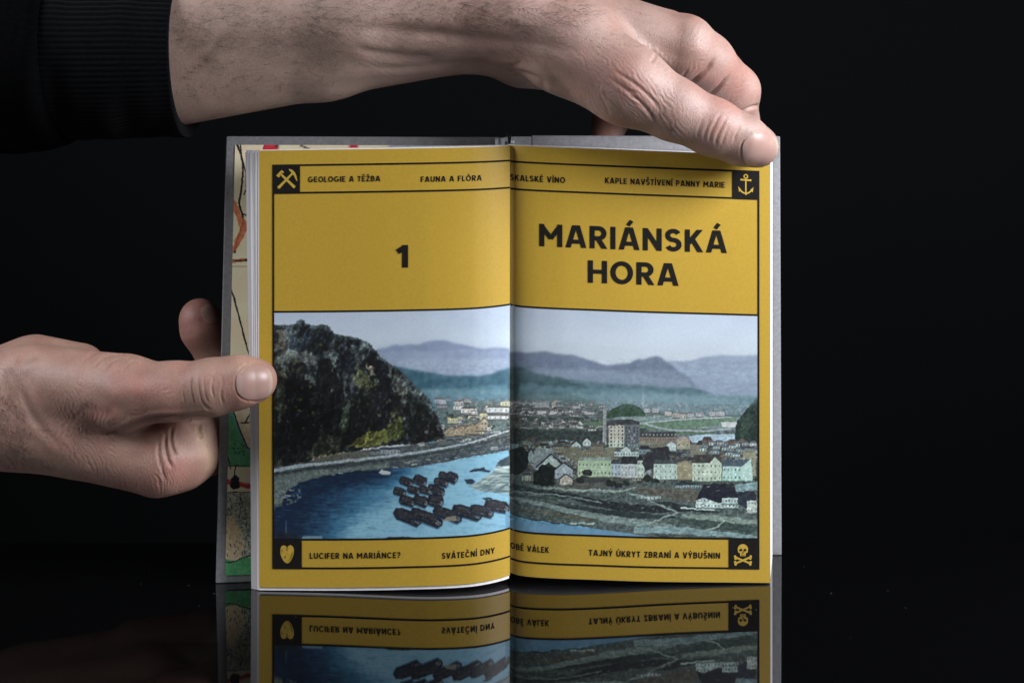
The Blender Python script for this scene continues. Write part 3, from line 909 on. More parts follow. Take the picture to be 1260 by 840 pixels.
def box_between(front, back, name, mat, parent=None, smooth=False):
    """closed solid between two grids of the same shape (nu, nv, 3)"""
    nu, nv = front.shape[:2]
    V = np.vstack([front.reshape(-1, 3), back.reshape(-1, 3)])
    o_ = nu * nv
    F = [tuple(f) for f in grid_faces(nu, nv)] + [tuple(f[::-1] + o_) for f in grid_faces(nu, nv)]
    for i in range(nu - 1):
        a, b_ = i * nv, (i + 1) * nv
        F.append((a + o_, a, b_, b_ + o_))
        a, b_ = i * nv + nv - 1, (i + 1) * nv + nv - 1
        F.append((a, a + o_, b_ + o_, b_))
    for j in range(nv - 1):
        F.append((j, j + o_, j + 1 + o_, j + 1))
        q = (nu - 1) * nv + j
        F.append((q + 1, q + 1 + o_, q + o_, q))
    return fix_normals(bk(name, V, F, mat, parent, smooth=smooth))


# --- cover boards
def board(name, bl, br, tr, tl, th, nx=10, nz=12):
    bl, br, tr, tl = map(np.array, (bl, br, tr, tl))
    u = np.linspace(0, 1, nx)[:, None, None]; w = np.linspace(0, 1, nz)[None, :, None]
    f = (bl * (1 - u) + br * u) * (1 - w) + (tl * (1 - u) + tr * u) * w
    back = f + np.array([0, th, 0])
    o = box_between(f, back, name, m_grey)
    md = o.modifiers.new('rounded_edges', 'BEVEL')
    md.width, md.segments, md.limit_method, md.angle_limit = 0.05 * S, 3, 'ANGLE', math.radians(50)
    return o, (bl, br, tr, tl)


LB = (XX(265, 0), 0.0, 0.0); LT = (XX(278, .9), .9, 16.13)
RBt, RTp = (-.45, .95, 0.0), (-.45, 1.35, 16.08)
cov, quadL = board('cover_board', LB, RBt, RTp, LT, .26)
cov['label'] = 'grey cloth board with a map endpaper behind the thin side of the spread'
cov2, quadR = board('cover_board', (.75, 3.0, 0), (XX(962, 2.72), 2.72, 0), (XX(960, 2.72), 2.72, 16.06), (.75, 3.0, 16.08), .26)
cov2['label'] = 'plain grey cloth board behind the thick page block'

# --- spine
sp_f, sp_b = [], []
for k in range(13):
    t_ = k / 12
    x = -.45 + 1.2 * t_ ; y = 1.05 + 1.95 * t_ + .55 * math.sin(math.pi * t_); x -= .25 * math.sin(math.pi * t_)
    sp_f.append([(x, y, z) for z in np.linspace(.04, 16.04, 6)])
    sp_b.append([(x - .12, y + .14, z) for z in np.linspace(.04, 16.04, 6)])
box_between(np.array(sp_f), np.array(sp_b), 'spine', m_grey, smooth=False)

# --- map endpaper on the left board
def quad_pt(q, a, b_, off):
    bl, br, tr, tl = q
    a, b_ = np.asarray(a)[..., None], np.asarray(b_)[..., None]
    p = (bl * (1 - a) + br * a) * (1 - b_) + (tl * (1 - a) + tr * a) * b_
    return p + np.array([0.0, -off, 0.0])


def endpaper():
    # canvas: x 0..60 px across the visible strip and beyond, y as in the picture 176..712
    global C, GX, GY, PX0, PY0, PSC, PW, PH
    keep = (C, GX, GY, PX0, PY0, PSC, PW, PH)
    PX0, PY0, PSC = 262.0, 170.0, 2
    PW, PH = 760, 1100
    gy_, gx_ = np.mgrid[0:PH, 0:PW]
    GX, GY = PX0 + (gx_ + .5) / PSC, PY0 + (gy_ + .5) / PSC
    C = np.zeros((PH, PW, 3))
    C[:] = np.array([218, 203, 172]) / 255
    C += (fbm(60, 60, 500, 5, PH, PW)[..., None] - .5) * .10
    red, blk, grn = (176, 64, 58), (34, 34, 36), (84, 156, 112)
    # green land and grey hatched ground low on the strip
    poly([(268, 496), (281, 496), (296, 512), (306, 540), (318, 556), (318, 575), (268, 572)], grn, 1.0, 22, seed=1)
    poly([(283, 492), (288, 508), (297, 530), (304, 552), (312, 560), (318, 556), (318, 490)], (205, 196, 170), .8, 14, seed=2)
    line([(281, 496), (288, 512), (296, 534), (304, 552), (314, 560)], 3.2, (96, 150, 150), .9, 1.0, 3)
    line([(282, 494), (289, 511), (297, 533), (305, 551), (315, 559)], 1.6, blk, 1, .8, 4)
    poly([(268, 606), (320, 606), (320, 712), (268, 712)], (150, 158, 140), 1.0, 60, seed=5, cell=4)
    poly([(268, 640), (286, 634), (296, 650), (300, 672), (290, 692), (268, 690)], (206, 188, 150), 4, 24, seed=6)
    poly([(268, 684), (290, 690), (302, 684), (320, 690), (320, 712), (268, 712)], (78, 150, 98), 2, 26, seed=7)
    line([(270, 690), (284, 692), (296, 687), (318, 680)], 1.6, blk, 1, 1.0, 8)
    q = np.random.RandomState(11)
    for i in range(90):
        x, y = q.uniform(276, 318), q.uniform(610, 684)
        line([(x, y), (x + q.uniform(-2, 2), y + q.uniform(1, 5))], q.uniform(.6, 1.6), blk, .75, .5, i)
    for pts, w_ in [([(268, 574), (320, 572)], 1.6), ([(268, 606), (320, 605)], 1.6), ([(296, 520), (320, 519)], 1.4), ([(302, 519), (310, 505), (316, 490)], 1.6), ([(280, 560), (284, 577)], 1.3)]:
        line(pts, w_, blk, 1, .5, 9)
    poly([(268, 586), (320, 598), (320, 604), (268, 593)], red, 1.0, 24, .9)
    line([(268, 590), (320, 602)], 1.0, (120, 36, 34), .9, .6)
    poly([(284, 588), (289, 584), (294, 588), (295, 600), (288, 603), (283, 599)], blk, 1.2, 10)
    line([(288, 588), (289, 578), (291, 572)], 1.4, blk, 1, .4)
    for i in range(16):
        x, y = q.uniform(282, 300), q.uniform(545, 560)
        line([(x, y), (x + 2.5, y + 1)], 1.1, blk, .8, .3, i)
    # upper part: contour lines, red roads
    line([(291, 176), (297, 190), (299, 205), (298, 225), (294, 250), (297, 262), (300, 272), (294, 290), (288, 312)], 2.6, blk, 1, 1.2, 12)
    line([(296, 178), (298, 196), (303, 214), (303, 232), (300, 240)], 1.8, blk, 1, 1.0, 13)
    line([(297, 262), (310, 268), (330, 262)], 2.0, blk, 1, .8, 13)
    poly([(284, 240), (291, 250), (297, 266), (303, 272), (306, 278), (300, 292), (292, 306), (285, 314), (288, 296), (296, 282), (291, 268), (284, 256)], (190, 104, 66), 1.5, 24, .85, seed=14)
    line([(286, 321), (320, 319)], 4.5, (176, 92, 60), .9, 1.0, 15)
    line([(286, 320), (306, 321), (320, 318)], 2.0, blk, 1, 1.0, 15)
    line([(282, 350), (288, 366), (294, 390), (300, 412), (304, 428), (308, 440)], 2.2, blk, 1, .8, 16)
    line([(282, 328), (320, 328)], .8, (120, 110, 96), .8)
    poly([(325, 174), (343, 174), (341, 190), (322, 190)], (186, 48, 62), .6, 12)
    line([(342, 174), (339, 190)], 1.4, blk)
    line([(366, 176), (380, 184), (392, 194)], 2.2, blk, 1, .5)
    poly([(430, 174), (443, 174), (441, 190), (427, 190)], (186, 48, 62), .6, 12)
    line([(430, 174), (428, 186)], 1.6, blk)
    line([(452, 176), (450, 190)], 1.0, blk); line([(456, 176), (455, 190)], 1.0, blk)
    poly([(478, 176), (548, 176), (548, 190), (476, 190)], (150, 154, 156), .8, 12)
    poly([(548, 176), (565, 176), (566, 190), (546, 190)], (160, 54, 62), .8, 12)
    C = np.clip(C + (np.random.RandomState(5).rand(PH, PW)[..., None] - .5) * .06, .02, 1)
    L = srgb2lin(C) * 1.0
    nu, nv = 240, 560
    A = np.concatenate([np.linspace(.034, .16, 170), np.linspace(.165, .93, 70)])
    B = np.linspace(.0175, .981, nv)
    a, b_ = np.meshgrid(A, B, indexing='ij')
    p = quad_pt(quadL, a, b_, .025)
    px = CX + p[..., 0] * FPX / (CD + p[..., 1]); py = HY + (CH - p[..., 2]) * FPX / (CD + p[..., 1])
    i = np.clip(((px - PX0) * PSC), 0, PW - 1).astype(int); j = np.clip(((py - PY0) * PSC), 0, PH - 1).astype(int)
    col = np.clip(L[j, i].reshape(-1, 3) * 1.3, 0, .85)
    C, GX, GY, PX0, PY0, PSC, PW, PH = keep
    o = bk('endpaper', p.reshape(-1, 3), grid_faces(nu, nv), m_endp, cov, colors=col)
    return o


endpaper()

# --- page blocks
def block(side, name):
    fy, fb, ft, x0, x1 = PAGE[side]
    n_ = 44
    px = np.linspace(x0 + .4, x1 - .4, n_)
    if side == 'R':
        px = np.linspace(x1 - .2, x0 + .4, n_)
    nv = 9
    fr = np.zeros((n_, nv, 3)); ba = np.zeros((n_, nv, 3))
    for j, v in enumerate(np.linspace(1, 0, nv)):
        f = page_pt(side, px, np.full(n_, v), -.035)
        f[:, 2] += -.02 * (v - .5) * 2 + (-.10 if (v == 1 and side == 'L') else 0)
        fr[:, j] = f
        if side == 'L':
            xo = XX(310.0, -.5) * v + XX(302.6, -.34) * (1 - v)
            yo = -.40 * v - .26 * (1 - v)
            s_ = np.linspace(0, 1, n_)
            bx = xo + (-.25 - xo) * s_
            by = (yo - .06) + (1.0 - yo) * s_
        else:
            s_ = np.linspace(0, 1, n_)
            bx = 9.98 + (.45 - 9.98) * s_
            by = 2.66 + .25 * s_
        ba[:, j] = np.stack([bx, by, f[:, 2] - .03 * (v - .5) * 2 - (.16 if side == 'R' else .05) * (1 - v)**4], -1)
    # fore edge: slightly stepped leaves between front and back
    o = box_between(fr, ba, name, m_white)
    return o


bl_ = block('L', 'page_block'); bl_['label'] = 'thin block of white pages at the map endpaper'
br_ = block('R', 'page_block'); br_['label'] = 'thick block of white pages by the plain grey board'

# loose leaf edges fanned at the fore edge of the thin block
q = np.random.RandomState(4)
for k in range(5):
    t_ = (k + .5) / 5
    V = []
    nv = 14
    for j in range(nv):
        v = j / (nv - 1)
        xa = XX(318.8, -.7) + .02; ya = -.66
        xo = XX(310.0, -.5) * v + XX(302.6, -.34) * (1 - v); yo = -.48 * v - .32 * (1 - v)
        x = xa + (xo - xa) * t_ - .05 - .02 * math.sin(v * 5 + k * 2.0) - (.03 if k % 2 else 0)
        y = ya + (yo - ya) * t_
        z = 15.66 * (1 - v) + (.04 - .03 * t_) * v
        V += [(x, y, z), (x + .9, y + .02, z), (x + .9, y + .035, z), (x, y + .015, z)]
    F = []
    for j in range(nv - 1):
        for m_ in range(4):
            a = j * 4 + m_; b2 = j * 4 + (m_ + 1) % 4
            F.append((a, b2, b2 + 4, a + 4))
    F += [(0, 1, 2, 3), (nv * 4 - 4, nv * 4 - 3, nv * 4 - 2, nv * 4 - 1)]
    fix_normals(bk('leaf_edge', V, F, m_white, bl_))

# --- the two yellow pages
def page(side):
    fy, fb, ft, x0, x1 = PAGE[side]
    nu, nv = 90, 12
    u, v = np.meshgrid(np.linspace(x0, x1, nu), np.linspace(1, 0, nv), indexing='ij')
    f = page_pt(side, u, v, 0.0); ba = page_pt(side, u, v, -.02)
    return box_between(f, ba, 'page', m_yellow, smooth=False)


pgL, pgR = page('L'), page('R')
pgL['label'] = 'yellow page bearing the number 1 and the cliff half of the picture'
pgR['label'] = 'yellow page bearing the large title and the town half of the picture'
for o in (pgL, pgR):
    o.data.polygons.foreach_set('use_smooth', np.ones(len(o.data.polygons), dtype=bool))
    o.data.set_sharp_from_angle(angle=math.radians(40))


def picture(side, x0, x1, nu, nv):
    V_ = VL if side == 'L' else VR
    u, v = np.meshgrid(np.linspace(x0, x1, nu), np.linspace(V_['pb'], V_['pt'], nv), indexing='ij')
    p = page_pt(side, u, v, .004)
    py = page_py(side, u, v)
    pr = CX + p[..., 0] * FPX / (CD + p[..., 1])
    col = pict_sample(u, py).reshape(-1, 3) * PICT_GAIN
    return bk('printed_picture', p.reshape(-1, 3), grid_faces(nu, nv), m_pict, pgL if side == 'L' else pgR, colors=np.clip(col, .004, .92), smooth=True)


PICT_GAIN = np.array([.92, .86, .73])
picture('L', 337.0, 627.4, 470, 440)
picture('R', 624.3, 932.6, 500, 440)


# --- rules, squares and borders
def strip(side, xa, xb, va, vb, off, V, F, n_=60):
    u = np.linspace(xa, xb, n_)
    s_ = len(V)
    A = page_pt(side, u, np.full(n_, va), off); B = page_pt(side, u, np.full(n_, vb), off)
    V.extend(A.tolist()); V.extend(B.tolist())
    for i in range(n_ - 1):
        F.append((s_ + i, s_ + n_ + i, s_ + n_ + i + 1, s_ + i + 1))


def frame(side):
    V_, par = (VL, pgL) if side == 'L' else (VR, pgR)
    xi, xo = (336.3, 627.4) if side == 'L' else (624.3, 933.3)
    V, F = [], []
    h = .0021
    for k, key in enumerate(('top', 'band', 'pt', 'pb', 'bot')):
        strip(side, xi, xo, V_[key] - h, V_[key] + h, .009 + .0005 * k, V, F)
    xe = 336.3 if side == 'L' else 933.3
    strip(side, xe - 1.1, xe + 1.1, V_['top'] - h, V_['bot'] + h, .0125, V, F, 3)
    bk('printed_frame', V, F, m_ink, par)
    # black squares that carry the emblems
    V, F = [], []
    if side == 'L':
        strip(side, 335.4, 369.2, V_['top'] - h, V_['band'] + h, .014, V, F, 8)
        strip(side, 335.6, 371.4, V_['pb'] - h, V_['bot'] + h, .014, V, F, 8)
    else:
        strip(side, 901.0, 934.3, V_['top'] - h, V_['band'] + h, .014, V, F, 8)
        strip(side, 896.6, 932.2, V_['pb'] - h, V_['bot'] + h, .014, V, F, 8)
    return V, F, par


SQ = {s_: frame(s_) for s_ in 'LR'}


def square_mesh(side, which):
    V, F, par = SQ[side]
    nV = len(V) // 2
    V2 = V[:nV] if which == 0 else V[nV:]
    F2 = F[:len(F) // 2]
    return bk('emblem', V2, F2, m_ink, par)


class Shape:
    """flat print shapes in page px around a centre, mapped on the page"""
    def __init__(s, side, cx, cv):
        s.side, s.cx, s.cv, s.V, s.F, s.k = side, cx, cv, [], [], 0
        s.H = {'L': 537.0, 'R': 526.0}[side]

    def poly(s, pts, off=.018):
        s.k += 1
        u = np.array([s.cx + p[0] for p in pts]); v = np.array([s.cv + p[1] / s.H for p in pts])
        a = len(s.V)
        s.V.extend(page_pt(s.side, u, v, off + s.k * .0004).tolist())
        s.F.append(tuple(range(a, a + len(pts))))

    def seg(s, a, b_, w, w2=None, off=.018):
        w2 = w if w2 is None else w2
        dx, dy = b_[0] - a[0], b_[1] - a[1]
        L = math.hypot(dx, dy); nx, ny = -dy / L, dx / L
        s.poly([(a[0] + nx * w / 2, a[1] + ny * w / 2), (a[0] - nx * w / 2, a[1] - ny * w / 2), (b_[0] - nx * w2 / 2, b_[1] - ny * w2 / 2), (b_[0] + nx * w2 / 2, b_[1] + ny * w2 / 2)], off)

    def disc(s, c, rx, ry=None, off=.018, n_=24):
        ry = ry or rx
        s.poly([(c[0] + rx * math.cos(t_), c[1] + ry * math.sin(t_)) for t_ in np.linspace(0, 2 * math.pi, n_, endpoint=False)], off)

    def ring(s, c, r, w, a0=0, a1=360, off=.018, n_=20):
        t_ = np.radians(np.linspace(a0, a1, n_))
        for i in range(n_ - 1):
            s.poly([(c[0] + q_ * math.cos(x), c[1] + q_ * math.sin(x)) for q_, x in ((r + w / 2, t_[i]), (r + w / 2, t_[i + 1]), (r - w / 2, t_[i + 1]), (r - w / 2, t_[i]))], off)
            s.k -= 1

    def build(s, name, mat, par):
        return bk(name, s.V, s.F, mat, par)


# crossed hammers
sq = square_mesh('L', 0); sq['label'] = 'black square with yellow crossed mining hammers'
e = Shape('L', 352.4, (VL['top'] + VL['band']) / 2)
e.seg((-8, -7.5), (9.5, 9.5), 2.4, 3.4); e.disc((9.2, 9.2), 2.0)
e.seg((8.5, -8), (-9, 10), 2.2, 3.4); e.disc((-8.8, 9.6), 2.0)
e.poly([(-12.5, -4.6), (-5.6, -11.4), (-2.6, -8.6), (-4.0, -7.2), (-5.6, -8.0), (-8.0, -5.6), (-7.4, -3.8), (-9.2, -2.0)])
e.poly([(3.2, -12.6), (7.4, -11.4), (11.0, -7.6), (12.8, -3.0), (13.6, 3.4), (11.6, .6), (9.4, -4.0), (6.6, -7.8), (3.6, -10.6)])
e.build('emblem_print', m_gold, sq)
# anchor
sq = square_mesh('R', 0); sq['label'] = 'black square with a yellow anchor'
e = Shape('R', 917.6, (VR['top'] + VR['band']) / 2 - .0005)
e.ring((0, -10.2), 2.2, 1.5)
e.seg((0, -8), (0, 11), 1.7)
e.seg((-5.6, -6.0), (5.6, -5.6), 2.0); e.disc((-5.6, -6), 1.3); e.disc((5.6, -5.6), 1.3)
e.ring((0, 3.0), 7.6, 1.8, 15, 165)
e.poly([(-9.4, 2.2), (-5.4, 6.8), (-8.4, 9.0)]); e.poly([(9.4, 2.6), (5.4, 7.0), (8.4, 9.2)])
e.poly([(-2.6, 9.6), (0, 13.2), (2.6, 9.6)])
e.build('emblem_print', m_gold, sq)
# carved stone heart / seed
sq = square_mesh('L', 1); sq['label'] = 'black square with a yellow heart shaped seed'
e = Shape('L', 353.4, (VL['pb'] + VL['bot']) / 2 + .001)
e.poly([(0, -7.2), (-1.4, -10.0), (-4.4, -11.2), (-7.2, -9.6), (-8.4, -5.4), (-8.2, -.4), (-6.6, 4.4), (-4.2, 8.4), (-1.4, 10.8), (1.2, 11.0), (4.0, 8.6), (6.6, 4.2), (8.2, -.8), (8.4, -6.0), (7.0, -9.8), (4.2, -11.4), (1.6, -10.2)])
e.build('emblem_print', m_gold, sq)
e2 = Shape('L', 353.4, (VL['pb'] + VL['bot']) / 2 + .001)
m_seed, nt, b = material('dark_yellow_print', 0.62, 0.3)
noise_tint(nt, b, (.16, .11, .012, 1), (.25, .17, .02, 1), 900, 4)
e2.poly([(-.6, -9.6), (.6, -9.6), (.5, -4.4), (-.4, -4.2)], .026)
e2.poly([(6.4, -3.0), (7.2, -1.6), (5.4, 4.2), (2.6, 8.2), (1.4, 9.0), (3.8, 5.0), (5.4, 1.4)], .026)
e2.poly([(-3.0, 1.6), (-1.4, 2.2), (-1.8, 4.6), (-3.2, 4.0)], .026)
e2.poly([(-7.0, -6.0), (-6.0, -7.4), (-6.2, -2.0), (-6.8, -1.2)], .026)
e2.build('emblem_detail', m_seed, sq)
# skull and crossbones
sq = square_mesh('R', 1); sq['label'] = 'black square with a yellow skull and crossbones'
e = Shape('R', 914.0, (VR['pb'] + VR['bot']) / 2)
e.disc((0, -5.6), 6.4, 6.2); e.poly([(-3.8, -1.6), (3.8, -1.6), (3.2, 3.2), (-3.2, 3.2)]); e.disc((-4.2, -3.0), 2.0); e.disc((4.2, -3.0), 2.0)
for a, b2 in (((-8.6, 4.8), (8.6, 11.6)), ((8.6, 4.4), (-8.6, 11.8))):
    e.seg(a, b2, 2.4)
    for c in (a, b2):
        sg = 1 if c[0] > 0 else -1
        e.disc((c[0] + sg * 1.0, c[1] - 1.2), 1.6); e.disc((c[0] + sg * .4, c[1] + 1.4), 1.6)
e.build('emblem_print', m_gold, sq)
e2 = Shape('R', 914.0, (VR['pb'] + VR['bot']) / 2)
e2.disc((-2.5, -4.8), 1.6, 1.5, .034); e2.disc((2.5, -4.8), 1.6, 1.5, .034); e2.poly([(0, -3.0), (1.0, -.8), (-1.0, -.8)], .034)
for x in (-1.6, 0, 1.6):
    e2.poly([(x - .25, .9), (x + .25, .9), (x + .25, 3.0), (x - .25, 3.0)], .034)
e2.build('emblem_detail', m_ink, sq)


# --- lettering: a bold grotesk drawn from strokes of even weight
def arc(cx, cy, rx, ry, a0, a1, n_=14):
    t_ = np.radians(np.linspace(a0, a1, n_))
    return [(cx + rx * math.cos(x), cy + ry * math.sin(x)) for x in t_]


G = {
 'A': (.80, [[(.095, 0), (.35, 1)], [(.705, 0), (.45, 1)], [(.2, .27), (.6, .27)]]),
 'B': (.68, [[(.1, 0), (.1, 1)], [(.1, .905)] + arc(.36, .71, .19, .195, 90, -90) + [(.1, .515)], [(.1, .515)] + arc(.38, .305, .21, .21, 90, -90) + [(.1, .095)]]),
 'C': (.80, [arc(.43, .5, .33, .415, 42, 318, 26)]),
 'D': (.76, [[(.1, 0), (.1, 1)], [(.1, .905)] + arc(.32, .5, .34, .405, 90, -90, 22) + [(.1, .095)]]),
 'E': (.58, [[(.1, 0), (.1, 1)], [(.1, .905), (.55, .905)], [(.1, .505), (.51, .505)], [(.1, .095), (.55, .095)]]),
 'F': (.55, [[(.1, 0), (.1, 1)], [(.1, .905), (.53, .905)], [(.1, .48), (.49, .48)]]),
 'G': (.86, [arc(.43, .5, .33, .415, 45, 352, 28), [(.46, .44), (.86, .44)]]),
 'H': (.74, [[(.1, 0), (.1, 1)], [(.64, 0), (.64, 1)], [(.1, .505), (.64, .505)]]),
 'I': (.20, [[(.1, 0), (.1, 1)]]),
 'J': (.54, [[(.44, 1), (.44, .3)] + arc(.26, .29, .18, .2, 0, -165)]),
 'K': (.70, [[(.1, 0), (.1, 1)], [(.12, .36), (.58, 1)], [(.30, .56), (.60, 0)]]),
 'L': (.52, [[(.1, 0), (.1, 1)], [(.1, .095), (.5, .095)]]),
 'M': (.90, [[(.1, 0), (.1, 1)], [(.8, 0), (.8, 1)], [(.1, .9), (.46, .36)], [(.8, .9), (.44, .36)]]),
 'N': (.74, [[(.1, 0), (.1, 1)], [(.64, 0), (.64, 1)], [(.12, .93), (.62, .07)]]),
 'O': (.86, [arc(.43, .5, .335, .415, 0, 360, 36)]),
 'P': (.64, [[(.1, 0), (.1, 1)], [(.1, .905)] + arc(.34, .67, .21, .235, 90, -90) + [(.1, .435)]]),
 'R': (.68, [[(.1, 0), (.1, 1)], [(.1, .905)] + arc(.35, .68, .21, .225, 90, -90) + [(.1, .455)], [(.33, .44), (.58, 0)]]),
 'S': (.64, [arc(.32, .71, .215, .2, 25, 255, 18) + arc(.32, .3, .225, .21, 80, -158, 18)]),
 'T': (.62, [[(.01, .905), (.61, .905)], [(.31, 0), (.31, .9)]]),
 'U': (.72, [[(.1, 1), (.1, .36)] + arc(.36, .355, .26, .265, 180, 360, 18) + [(.62, 1)]]),
 'V': (.74, [[(.095, 1), (.345, 0)], [(.645, 1), (.395, 0)]]),
 'Y': (.70, [[(.09, 1), (.36, .38)], [(.61, 1), (.34, .38)], [(.35, 0), (.35, .44)]]),
 'Z': (.62, [[(.03, .905), (.6, .905)], [(.03, .095), (.6, .095)], [(.5, .9), (.13, .1)]]),
 '1': (.42, [[(.32, 0), (.32, 1)], [(.32, .9), (.02, .70)]]),
 '?': (.54, [arc(.26, .71, .19, .2, 165, -58, 16) + [(.255, .44), (.255, .28)], [(.255, 0), (.255, .19)]]),
 ' ': (.30, []),
}
ACC = {'Á': ('A', 'a'), 'É': ('E', 'a'), 'Í': ('I', 'a'), 'Ó': ('O', 'a'), 'Ú': ('U', 'a'), 'Ý': ('Y', 'a'), 'Č': ('C', 'c'), 'Ě': ('E', 'c'), 'Š': ('S', 'c'), 'Ž': ('Z', 'c')}


def clip_y(pts, lo, hi):
    for s_, lim in ((1, lo), (-1, hi)):
        out = []
        for i in range(len(pts)):
            a, b_ = pts[i], pts[(i + 1) % len(pts)]
            da, db = s_ * (a[1] - lim), s_ * (b_[1] - lim)
            if da >= -1e-9:
                out.append(a)
            if (da > 1e-9 and db < -1e-9) or (da < -1e-9 and db > 1e-9):
                t_ = da / (da - db)
                out.append((a[0] + (b_[0] - a[0]) * t_, a[1] + (b_[1] - a[1]) * t_))
        pts = out
        if len(pts) < 3:
            return []
    return pts


def ribbon(path, th, clip=True):
    """polygons of a stroke with mitred joints; straight slanted strokes end flush with base and cap line"""
    p = [np.array(q_, float) for q_ in path]
    polys = []
    if len(p) == 2:
        d = p[1] - p[0]; L = np.linalg.norm(d); d = d / L
        n_ = np.array([-d[1], d[0]])
        slant = abs(d[0]) > .05 and abs(d[1]) > .05
        a, b_ = p
        if slant and clip:
            if min(a[1], b_[1]) < .02:
                if a[1] < b_[1]: a = a - d * .3
                else: b_ = b_ + d * .3
            if max(a[1], b_[1]) > .98:
                if a[1] > b_[1]: a = a - d * .3
                else: b_ = b_ + d * .3
        qd = [tuple(a + n_ * th / 2), tuple(a - n_ * th / 2), tuple(b_ - n_ * th / 2), tuple(b_ + n_ * th / 2)]
        if clip and slant:
            qd = clip_y(qd, 0, 1)
        return [qd] if qd else []
    closed = np.linalg.norm(p[0] - p[-1]) < 1e-6
    n = len(p); L_, R_ = [], []
    for i in range(n):
        if closed:
            a, b_ = p[(i - 1) % (n - 1)], p[(i + 1) % (n - 1)]
        else:
            a, b_ = p[max(0, i - 1)], p[min(n - 1, i + 1)]
        d1 = p[i] - a if (i > 0 or closed) else p[i + 1] - p[i]
        d2 = b_ - p[i] if (i < n - 1 or closed) else p[i] - p[i - 1]
        d1 = d1 / (np.linalg.norm(d1) + 1e-12); d2 = d2 / (np.linalg.norm(d2) + 1e-12)
        t_ = d1 + d2; t_ /= np.linalg.norm(t_) + 1e-12
        nn = np.array([-t_[1], t_[0]])
        m_ = th / 2 / max(.5, float(np.dot(nn, np.array([-d1[1], d1[0]]))))
        L_.append(p[i] + nn * m_); R_.append(p[i] - nn * m_)
    for i in range(n - 1):
        polys.append([tuple(L_[i]), tuple(R_[i]), tuple(R_[i + 1]), tuple(L_[i + 1])])
    return polys


def text(side, s_, x0, x1, vbase, cap_v, V, F, th=.2, gap=.13, slope=0.0, off=.012):
    """lettering between px x0 and x1 on its baseline; cap_v is the cap height as part of the page height"""
    lay, x = [], 0.0
    for ch in s_:
        base, acc = ACC.get(ch, (ch, None))
        w, strokes = G[base]
        for k, st in enumerate(strokes):
            wd = th * (.93 if len(st) == 2 and abs(st[0][1] - st[1][1]) < .01 else 1.0)
            for pl in ribbon(st, wd):
                lay.append((x, pl, k))
        c = w / 2 + (.0 if base != 'J' else .1)
        if acc == 'a':
            lay.append((x, ribbon([(c - .05, 1.08), (c + .10, 1.30)], th * .82, False)[0], 0))
        if acc == 'c':
            for q_, k in (([(c - .19, 1.31), (c + .015, 1.11)], 0), ([(c + .19, 1.31), (c - .015, 1.11)], 1)):
                lay.append((x, ribbon(q_, th * .7, False)[0], k))
        x += w + gap
    tot = x - gap
    for xo, pl, k in lay:
        u = np.array([x0 + (xo + p[0]) / tot * (x1 - x0) for p in pl])
        v = np.array([vbase + slope * ((xo + p[0]) / tot - .5) - p[1] * cap_v for p in pl])
        a = len(V)
        V.extend(page_pt(side, u, v, off + k * .0006).tolist())
        F.append(tuple(range(a, a + len(pl))))


V, F = [], []
text('L', 'GEOLOGIE A TĚŽBA', 379.2, 468.0, .0738, .0128, V, F, .192, .17)
text('L', 'FAUNA A FLÓRA', 517.8, 592.6, .0772, .0128, V, F, .192, .17)
bk('header_text', V, F, m_ink, pgL)
V, F = [], []
text('L', 'LUCIFER NA MARIÁNCE?', 381.2, 492.8, .9338, .0135, V, F, .192, .17)
text('L', 'SVÁTEČNÍ DNY', 543.8, 608.6, .9385, .0135, V, F, .192, .17)
bk('footer_text', V, F, m_ink, pgL)
V, F = [], []
text('L', '1', 488.4, 501.6, .2715, .0515, V, F, .235, .1)
o = bk('chapter_number', V, F, m_ink, pgL)
V, F = [], []
text('R', 'SKALSKÉ VÍNO', 627.6, 695.4, .0818, .0138, V, F, .192, .17)
text('R', 'KAPLE NAVŠTÍVENÍ PANNY MARIE', 744.6, 891.8, .0785, .0138, V, F, .192, .17)
bk('header_text', V, F, m_ink, pgR)
V, F = [], []
text('R', 'DOBĚ VÁLEK', 621.8, 675.6, .9415, .0138, V, F, .192, .17)
text('R', 'TAJNÝ ÚKRYT ZBRANÍ A VÝBUŠNIN', 724.6, 886.0, .9440, .0138, V, F, .192, .17)
bk('footer_text', V, F, m_ink, pgR)
V, F = [], []
text('R', 'MARIÁNSKÁ', 663.6, 894.2, .2305, .0520, V, F, .196, .13)
text('R', 'HORA', 723.3, 834.8, .3105, .0520, V, F, .196, .13)
bk('printed_title', V, F, m_ink, pgR)

# --- head of the spine: cloth hinge, headband and ribbon
def tube(path, r, n_=10):
    path = [np.array(p, float) for p in path]
    V, F = [], []
    for i, p in enumerate(path):
        d = path[min(i + 1, len(path) - 1)] - path[max(i - 1, 0)]
        d /= np.linalg.norm(d)
        a = np.cross(d, (0.3, .2, 1.0)); a /= np.linalg.norm(a); b_ = np.cross(d, a)
        rr = r[i] if hasattr(r, '__len__') else r
        for k in range(n_):
            t_ = 2 * math.pi * k / n_
            V.append(p + (a * math.cos(t_) + b_ * math.sin(t_)) * rr)
    for i in range(len(path) - 1):
        for k in range(n_):
            F.append((i * n_ + k, i * n_ + (k + 1) % n_, (i + 1) * n_ + (k + 1) % n_, (i + 1) * n_ + k))
    F.append(tuple(range(n_))[::-1]); F.append(tuple(range((len(path) - 1) * n_, len(path) * n_)))
    return V, F


